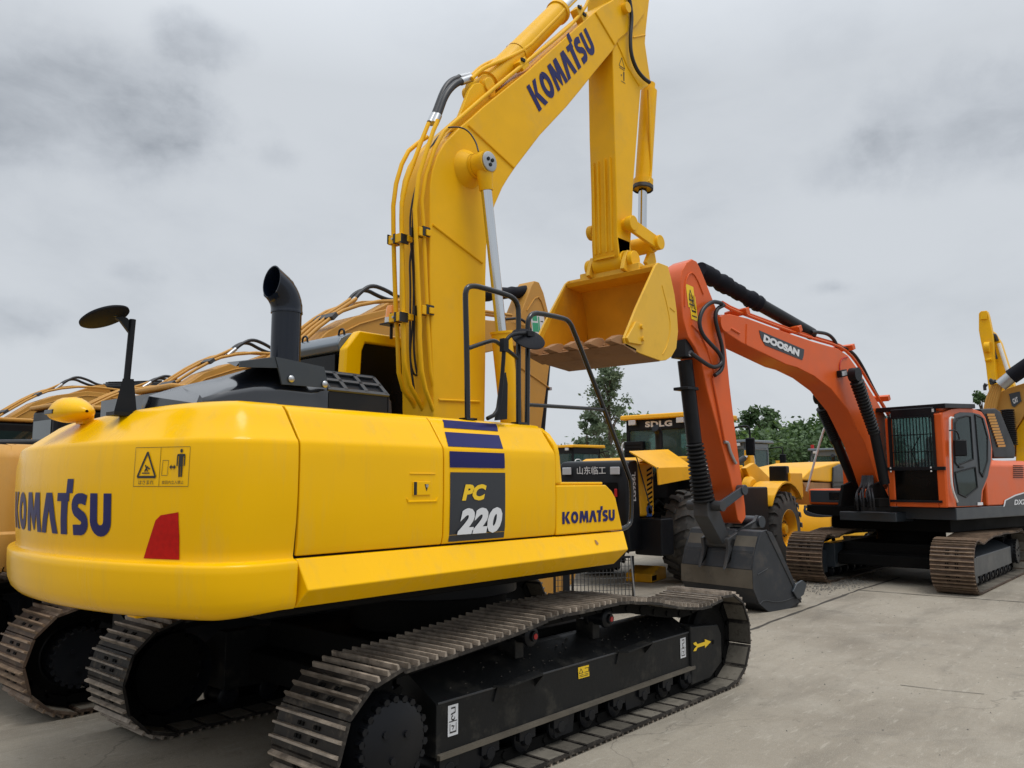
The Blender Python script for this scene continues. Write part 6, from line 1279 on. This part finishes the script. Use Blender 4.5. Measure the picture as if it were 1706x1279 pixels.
# ================================================================ tan machine and raised yellow boom at the right edge
RF = Frame((21.0, -4.6, 0), R(120)); XP = 20.0
rx = lambda pts, X: [at(u, v, 'x', X) for u, v in pts]
def trace_part(name, pts, X, thick, mt, root, bev=.02):
    m = MB(); q = [root.matrix_world_inv(p) if False else p for p in rx(pts, X)]; m.prism(q, (thick, 0, 0)); return m.build(name, mt, root, bev)
TR = thing('excavator', 'tan excavator with a grey hydraulic cylinder, cut off by the right edge', 'excavator', Frame((0, 0, 0), 0))
bm_ = trace_part('boom', [(1641, 690), (1648, 668), (1660, 655), (1680, 646), (1712, 636), (1730, 640), (1730, 700), (1706, 692), (1690, 716), (1688, 760), (1668, 760), (1664, 712), (1650, 704)], XP, .55, 'tan', TR)
m = MB(); q = rx([(1708, 692), (1693, 716), (1692, 770), (1735, 770), (1735, 690)], XP+.12); m.prism(q, (.5, 0, 0)); m.build('body', 'yellow_boom', TR, .03)
q = rx([(1681, 656), (1699, 652), (1702, 668), (1690, 678), (1686, 676)], XP-.02); m = MB(); m.prism(q, (-.02, 0, 0)); pl_ = m.build('name_plate', 'slate', bm_)
a, b = rx([(1688.5, 673), (1697, 669)], XP-.06); ev = rx([(1685, 661)], XP-.06)[0]-a
decal(font_polys('CAT', .05), quad_map(a, b-a, ev*.7), 'lettering', 'decal_white', pl_)
a, b, c = rx([(1667, 642), (1684, 628), (1703, 615)], XP-.3); m = MB(); m.cyl(a, b, .16, 20); m.cyl(b, b+(c-b)*.1, .19, 20); cy_ = m.build('arm_cylinder', 'steel', TR); m = MB(); m.tube([b, c, c+(c-b)], .20, 18); m.build('cylinder_sleeve', 'sleeve', cy_)
for i in range(5):
    m = MB(); m.tube(rx([(1641+i*4, 684), (1645+i*4, 664), (1652+i*3.5, 648), (1655+i*3.5, 640)], XP-.15), .045, 8, smooth_path=1); m.build('hydraulic_pipe', 'tan', bm_)
m = MB(); m.tube(rx([(1653, 640), (1650, 632), (1655, 637), (1660, 634)], XP-.2), .05, 8, smooth_path=2); m.tube(rx([(1641, 650), (1640, 640), (1645, 642)], XP-.2), .04, 8, smooth_path=1); m.build('hose', 'rubber_hose', bm_)
a, b = rx([(1678, 682), (1684, 742)], XP-.3); cy_ = MB().cyl(a, b, .08, 12).build('boom_cylinder', 'satin_black', TR); boot(cy_, a, b, .17, .17, n=18)
std = Frame((23.2, -3.9, 0), 0)
m = MB(); p0, p1 = rx([(1672, 860), (1760, 700)], XP+.8); m.box2((p0.x, p1.y-1, .35), (p0.x+2.5, p0.y, 1.0)); m.build('undercarriage', 'under_black', TR, .05); m = MB(); m.box2((p0.x-.1, p1.y-1, 1.0), (p0.x+2.6, p0.y-.1, 1.9)); m.build('engine_body', 'tan', TR, .08)
TY = thing('excavator', 'bright yellow excavator behind, its narrow boom raised above the tan one at the right', 'excavator', Frame((0, 0, 0), 0)); X2 = 27.0
bm_ = trace_part('boom', [(1646, 606), (1652, 580), (1654.6, 551), (1666, 569), (1682, 618), (1700, 680), (1700, 720), (1660, 720), (1652, 650)], X2, .5, 'yellow_boom', TY)
ar_ = trace_part('arm', [(1630.5, 522), (1634, 518), (1644, 517), (1647, 526), (1654, 560), (1660, 640), (1662, 650), (1647, 650), (1642, 606), (1634, 569), (1630.5, 550)], X2-.35, .34, 'yellow_boom', TY)
m = MB(); q = rx([(1636, 519), (1644, 519), (1645, 531), (1633, 532)], X2-.38); m.prism(q, (-.04, 0, 0)); m.build('end_plate', 'yellow_boom', ar_)
m = MB(); a, b = rx([(1640, 578), (1649, 578)], X2-.42); m.cyl(a, b, .18, 16); a, b = rx([(1641, 600), (1652, 598)], X2-.42); m.cyl(a, b, .05, 8); m.build('pin_boss', 'yellow_boom', ar_)
m = MB(); m.tube(rx([(1661, 568), (1656, 556), (1653, 566), (1655, 585), (1659, 598)], X2-.1), .07, 8, smooth_path=2); m.build('hose', 'rubber_hose', bm_)
m = MB(); m.tube(rx([(1664, 572), (1680, 622)], X2-.25), .06, 8); m.build('hydraulic_pipe', 'white', bm_)
m = MB(); q = rx([(1690, 720), (1760, 840)], X2); m.box2((X2, q[1].y, .4), (X2+3, q[0].y+.6, 2.0)); m.build('body', 'yellow_boom', TY, .1)

# ================================================================ ground
gm = bpy.data.materials.new('concrete'); gm.use_nodes = True; t = gm.node_tree; b = t.nodes['Principled BSDF']; L = t.links.new; MATS['concrete'] = gm
g = t.nodes.new('ShaderNodeNewGeometry')
def noise(scale, det=6, rough=.6, vec=None, dist=0.):
    n = t.nodes.new('ShaderNodeTexNoise'); n.inputs['Scale'].default_value = scale; n.inputs['Detail'].default_value = det; n.inputs['Roughness'].default_value = rough; n.inputs['Distortion'].default_value = dist; L(vec or g.outputs['Position'], n.inputs['Vector']); return n.outputs['Fac']
def rng(v, a, b_, lo, hi):
    n = t.nodes.new('ShaderNodeMapRange'); L(v, n.inputs['Value']); n.inputs['From Min'].default_value = a; n.inputs['From Max'].default_value = b_; n.inputs['To Min'].default_value = lo; n.inputs['To Max'].default_value = hi; return n.outputs[0]
def mixc(f, c1, c2):
    n = t.nodes.new('ShaderNodeMixRGB'); L(f, n.inputs[0])
    for i, c in ((1, c1), (2, c2)):
        if isinstance(c, tuple): n.inputs[i].default_value = (*c, 1)
        else: L(c, n.inputs[i])
    return n.outputs[0]
mpn = t.nodes.new('ShaderNodeMapping'); mpn.inputs['Rotation'].default_value = (0, 0, R(-35)); mpn.inputs['Scale'].default_value = (.35, 1.6, 1); L(g.outputs['Position'], mpn.inputs[0])
big = noise(.35, 5, .55); mid = noise(1.7, 8, .68, None, .5); fine = noise(26, 5, .7); sweep = noise(1.1, 8, .62, mpn.outputs[0], .6); grit = noise(140, 2, .5)
c = mixc(rng(big, .35, .65, 0, 1), (.215, .185, .142), (.310, .275, .218))
c = mixc(rng(mid, .47, .70, 0, .55), c, (.36, .33, .275))
c = mixc(rng(sweep, .50, .70, 0, .60), c, (.13, .112, .086))
c = mixc(rng(noise(.9, 9, .72, None, 1.2), .56, .70, 0, .5), c, (.135, .12, .10))
c = mixc(rng(fine, .40, .75, 0, .35), c, (.17, .155, .13))
c = mixc(rng(grit, .56, .68, 0, .55), c, (.44, .42, .38))
c = mixc(rng(noise(9, 10, .76, mpn.outputs[0]), .56, .63, 0, .5), c, (.40, .37, .31))
c = mixc(rng(noise(6, 10, .78, None), .58, .66, 0, .55), c, (.10, .085, .065))
vo = t.nodes.new('ShaderNodeTexVoronoi'); vo.feature = 'DISTANCE_TO_EDGE'; vo.inputs['Scale'].default_value = .22
wob = t.nodes.new('ShaderNodeVectorMath'); wob.operation = 'ADD'; nz = t.nodes.new('ShaderNodeTexNoise'); nz.inputs['Scale'].default_value = 1.5; nz.inputs['Detail'].default_value = 6; L(g.outputs['Position'], nz.inputs['Vector']); L(g.outputs['Position'], wob.inputs[0]); L(nz.outputs['Color'], wob.inputs[1]); L(wob.outputs[0], vo.inputs['Vector'])
cf = t.nodes.new('ShaderNodeMath'); cf.operation = 'MULTIPLY'; L(rng(vo.outputs['Distance'], 0, .003, .45, 0), cf.inputs[0]); L(rng(big, .45, .6, 0, 1), cf.inputs[1])
c = mixc(cf.outputs[0], c, (.07, .06, .05))
L(c, b.inputs['Base Color']); L(rng(mid, .3, .7, .72, .92), b.inputs['Roughness']); b.inputs['Specular IOR Level'].default_value = .3
h1 = t.nodes.new('ShaderNodeMath'); h1.operation = 'MULTIPLY_ADD'; L(fine, h1.inputs[0]); h1.inputs[1].default_value = .35; L(mid, h1.inputs[2])
bp = t.nodes.new('ShaderNodeBump'); bp.inputs['Strength'].default_value = .35; bp.inputs['Distance'].default_value = .02; L(h1.outputs[0], bp.inputs['Height']); L(bp.outputs[0], b.inputs['Normal'])
m = MB(); m.add([(-500, -500, 0), (900, -500, 0), (900, 900, 0), (-500, 900, 0)], [(0, 1, 2, 3)]); structure(m.build('ground', 'concrete'))
# expansion joints, as worn narrow strips of filler
def joint(pts, w_, name='joint'):
    rnd = random.Random(len(pts)); P = []
    for a, b_ in zip(pts, pts[1:]):
        a, b_ = Vector(a), Vector(b_); n = max(2, int((b_-a).length/.25))
        P += [a.lerp(b_, i/n) for i in range(n)]
    P.append(Vector(pts[-1])); m = MB(); rows = []
    for i, p in enumerate(P):
        d = (P[min(i+1, len(P)-1)]-P[max(i-1, 0)]).normalized(); nn = Vector((-d.y, d.x, 0)); o = nn*rnd.uniform(-.012, .012); ww = w_*rnd.uniform(.6, 1.4)
        rows.append([p+o+nn*ww/2+Vector((0, 0, .004)), p+o-nn*ww/2+Vector((0, 0, .004))])
    m.rows(rows, sm=False); structure(m.build(name, 'joint'))
gz = lambda u, v: tuple(at(u, v, 'z', 0))
j0, j1, j2 = gz(1215, 1062), gz(1430, 983), gz(1500, 962)
joint([j0, j1, j2], .045); joint([j1, gz(1560, 993), gz(1800, 1010)], .035); joint([gz(1500, 1142), gz(1640, 1157)], .010)
# crushed gravel at the joint
m = MB(); rnd = random.Random(11); c0 = Vector(gz(1400, 975))
for _ in range(420):
    x, y = c0.x+rnd.gauss(.1, .75), c0.y+rnd.gauss(.1, .22); q = rnd.uniform(.008, .026); a = rnd.random()*6
    m.add([(x+q*math.cos(a+k*2.1), y+q*math.sin(a+k*2.1), .001) for k in range(3)]+[(x, y, q*1.1)], [(0, 1, 3), (1, 2, 3), (2, 0, 3)])
o = m.build('gravel', 'gravel'); tag(o, 'loose grey gravel spilled along the joint before the orange machine', 'gravel', kind='stuff')
m = MB()
for _ in range(500):
    x, y = rnd.uniform(-3, 14), rnd.uniform(-6, 1.5); q = rnd.uniform(.003, .011); a = rnd.random()*6
    m.add([(x+q*math.cos(a+k*2.1), y+q*math.sin(a+k*2.1), .001) for k in range(3)]+[(x, y, q)], [(0, 1, 3), (1, 2, 3), (2, 0, 3)])
o = m.build('grit', 'gravel'); tag(o, 'scattered grit and crumbs on the open concrete yard', 'grit', kind='stuff')

# ================================================================ trees, pole and wires
def tree_mesh(h, w_, z0, n, leafs, seed, airy=False, clumps=26):
    rnd = random.Random(seed); m = MB(); C_ = []
    for i in range(clumps):
        f = rnd.random()**.8; zz = z0+(h-z0)*f
        prof = math.sin(math.pi*min(1, (.12+.88*(1-f))))**.7 if not airy else (1-f)**.55*.9+.12
        r_ = w_/2*prof*rnd.random()**.45; a = rnd.random()*6.283
        C_.append((Vector((r_*math.cos(a), r_*math.sin(a), zz)), rnd.uniform(.07, .17)*w_*(1 if not airy else .75)))
    for i in range(n):
        c, r_ = C_[rnd.randrange(clumps)]
        d = Vector((rnd.gauss(0, 1), rnd.gauss(0, 1), rnd.gauss(0, .8)))*r_*.55
        p = c+d; q = leafs*rnd.uniform(.6, 1.4); u = Vector((rnd.gauss(0, 1), rnd.gauss(0, 1), rnd.gauss(0, .7))).normalized(); v = u.orthogonal().normalized(); v = (v+u.cross(v)*rnd.uniform(-1, 1)).normalized()
        m.add([p-u*q, p+v*q*.55, p+u*q, p-v*q*.55], [(0, 1, 2, 3)])
    return m, C_
def tree(x, y, h, w_, label, mt='leaf_dark', seed=1, n=5200, leafs=.17, z0=.22, airy=False, clumps=26, group=None, src=None):
    fr = Frame((x, y, 0), seed*1.3)
    root = thing('tree', label, 'tree', fr, group)
    if src:
        for ch in src.children:
            c = ch.copy(); col.objects.link(c); c.parent = root
        k = h/src['h']; root.scale = (w_/src['w'], w_/src['w'], k); return root
    m, C_ = tree_mesh(h, w_, h*z0, n, leafs, seed, airy, clumps); m.build('crown', mt, root)
    t_ = MB(); t_.tube([(0, 0, -.1), (.05, 0, h*.3), (-.05, .05, h*.6), (0, 0, h*.93)], [h*.020, h*.015, h*.009, h*.003], 9)
    for c, r_ in C_[::2]:
        z = max(h*.15, c.z-h*.16); t_.tube([(0, 0, z), (c.x*.5, c.y*.5, (z+c.z)/2+.1), tuple(c)], [h*.0065, h*.0045, h*.0015], 5)
    t_.build('trunk', 'trunk', root); root['h'] = h; root['w'] = w_; return root
def ground_at(u, dist):
    d = BF+BR*((u-W0/2)/FPX); d.z = 0; d.normalize(); k = dist/max(.2, d.dot(Vector((BF.x, BF.y, 0)).normalized())); return CAM[0]+d.x*k, CAM[1]+d.y*k
def height(v, dist): return 1.817+dist*(801.9-v)/FPX*1.0
D = 42; x, y = ground_at(1014, D); tree(x, y, height(608, D), 3.4, 'tall airy poplar standing between the yellow bucket and the loader cab', 'leaf_poplar', 3, 5000, .095, .14, True, 80)
x, y = ground_at(976, 50); tree(x, y, height(690, 50), 4.0, 'thin young tree left of the tall poplar', 'leaf_poplar', 8, 2400, .17, .1, True, 30)
x, y = ground_at(1050, 47); tree(x, y, height(700, 47), 4.0, 'pale bushy tree at the right foot of the tall poplar', 'leaf_light', 12, 3600, .17, .06, False, 26)
D = 70; x, y = ground_at(1268, D); T1 = tree(x, y, height(686, D), 4.6, 'tallest dark tree behind the small loader cabs', 'leaf_dark', 5, 5200, .20, .1, False, 34)
T2 = None; rnd = random.Random(9)
HB = [(925, 752, 5.5, 'round bush at the far end, left of the poplar'), (1230, 718, 4, 'dark tree close behind the orange arm'), (1252, 745, 6, 'low green bush left below the tallest tree'), (1290, 713, 6, 'bright green tree right of the tallest one'), (1312, 722, 5.5, 'rounded green tree beside the utility pole, left side'), (1345, 724, 6, 'wide green tree just right of the utility pole'), (1368, 712, 4.6, 'green tree above the white grab rail'), (1392, 700, 4.5, 'dark green tree behind the boom cylinder'), (1412, 705, 5, 'green tree framed below the orange boom'), (1440, 716, 5.5, 'low tree hidden by the boom foot'), (1634, 658, 1.6, 'small dark treetop over the grey cab guard')]
for i, (u, v, w_, lab) in enumerate(HB):
    D = 66+rnd.uniform(-8, 10)+(20 if i == 10 else 0); x, y = ground_at(u, D); mt = 'leaf_light' if i in (2, 3, 5, 6, 8) else 'leaf_dark'
    tree(x, y, height(v, D), w_*(1.6 if i < 10 else 1.1), lab, mt, 20+i, 5200, .19, .03, False, 34)
x, y = ground_at(1300, 95); m = MB(); rows = []
# far hedge closing the yard
m = MB(); rnd = random.Random(4)
for k in range(15000):
    u = rnd.uniform(890, 1500); D = rnd.uniform(84, 92); x, y = ground_at(u, D); f = u/40; hh = 5.2+.6*math.sin(f*.9)+.5*math.sin(f*2.3+1); z = hh*rnd.random()**.6
    p = Vector((x, y, z)); q = rnd.uniform(.18, .40); a = Vector((rnd.gauss(0, 1), rnd.gauss(0, 1), rnd.gauss(0, .6))).normalized(); b_ = a.orthogonal().normalized(); m.add([p-a*q, p+b_*q*.6, p+a*q, p-b_*q*.6], [(0, 1, 2, 3)])
o = m.build('hedge', 'leaf_light'); tag(o, 'far dark hedge closing the yard behind the loaders', 'hedge', kind='stuff')
D = 75; x, y = ground_at(1333, D); PO = thing('utility_pole', 'utility pole with crossarm above the tree line', 'utility pole', Frame((x, y, 0), R(40)))
hp_ = height(706, D); m = MB(); m.tube([(0, 0, 0), (0, 0, hp_)], [.16, .11], 10); m.build('pole', 'wood', PO)
m = MB(); m.box((0, 0, hp_-.35), (.12, 1.7, .12)); ca = m.build('crossarm', 'dull_metal', PO)
for yy in (-.75, -.3, .3, .75): m = MB(); m.cyl((0, yy, hp_-.3), (0, yy, hp_-.02), .05, 8); m.build('insulator', 'white', ca)
for i, (yy, u0, u1_, dv) in enumerate(((-.75, 1050, 1700, 0), (.75, 1050, 1700, 3))):
    c = Vector((x, y, 0))+Matrix.Rotation(R(40), 3, 'Z') @ Vector((0, yy, hp_)); ax_, ay_ = ground_at(1130, 72); bx_, by_ = ground_at(1520, 85); m = MB()
    a_ = Vector((ax_, ay_, hp_-2.0+i*.3)); b_ = Vector((bx_, by_, hp_-.9+i*.3)); pts = [a_.lerp(c, t_/8)-Vector((0, 0, .5*math.sin(math.pi*t_/8))) for t_ in range(9)]+[c.lerp(b_, t_/8)-Vector((0, 0, .6*math.sin(math.pi*t_/8))) for t_ in range(1, 9)]
    m.tube(pts, .022, 5); m.build('wire', 'rubber', PO)
    bpy.context.view_layer.update()
    w_ = [o for o in PO.children if o.name.startswith('wire')][-1]; w_.matrix_parent_inverse = PO.matrix_world.inverted()
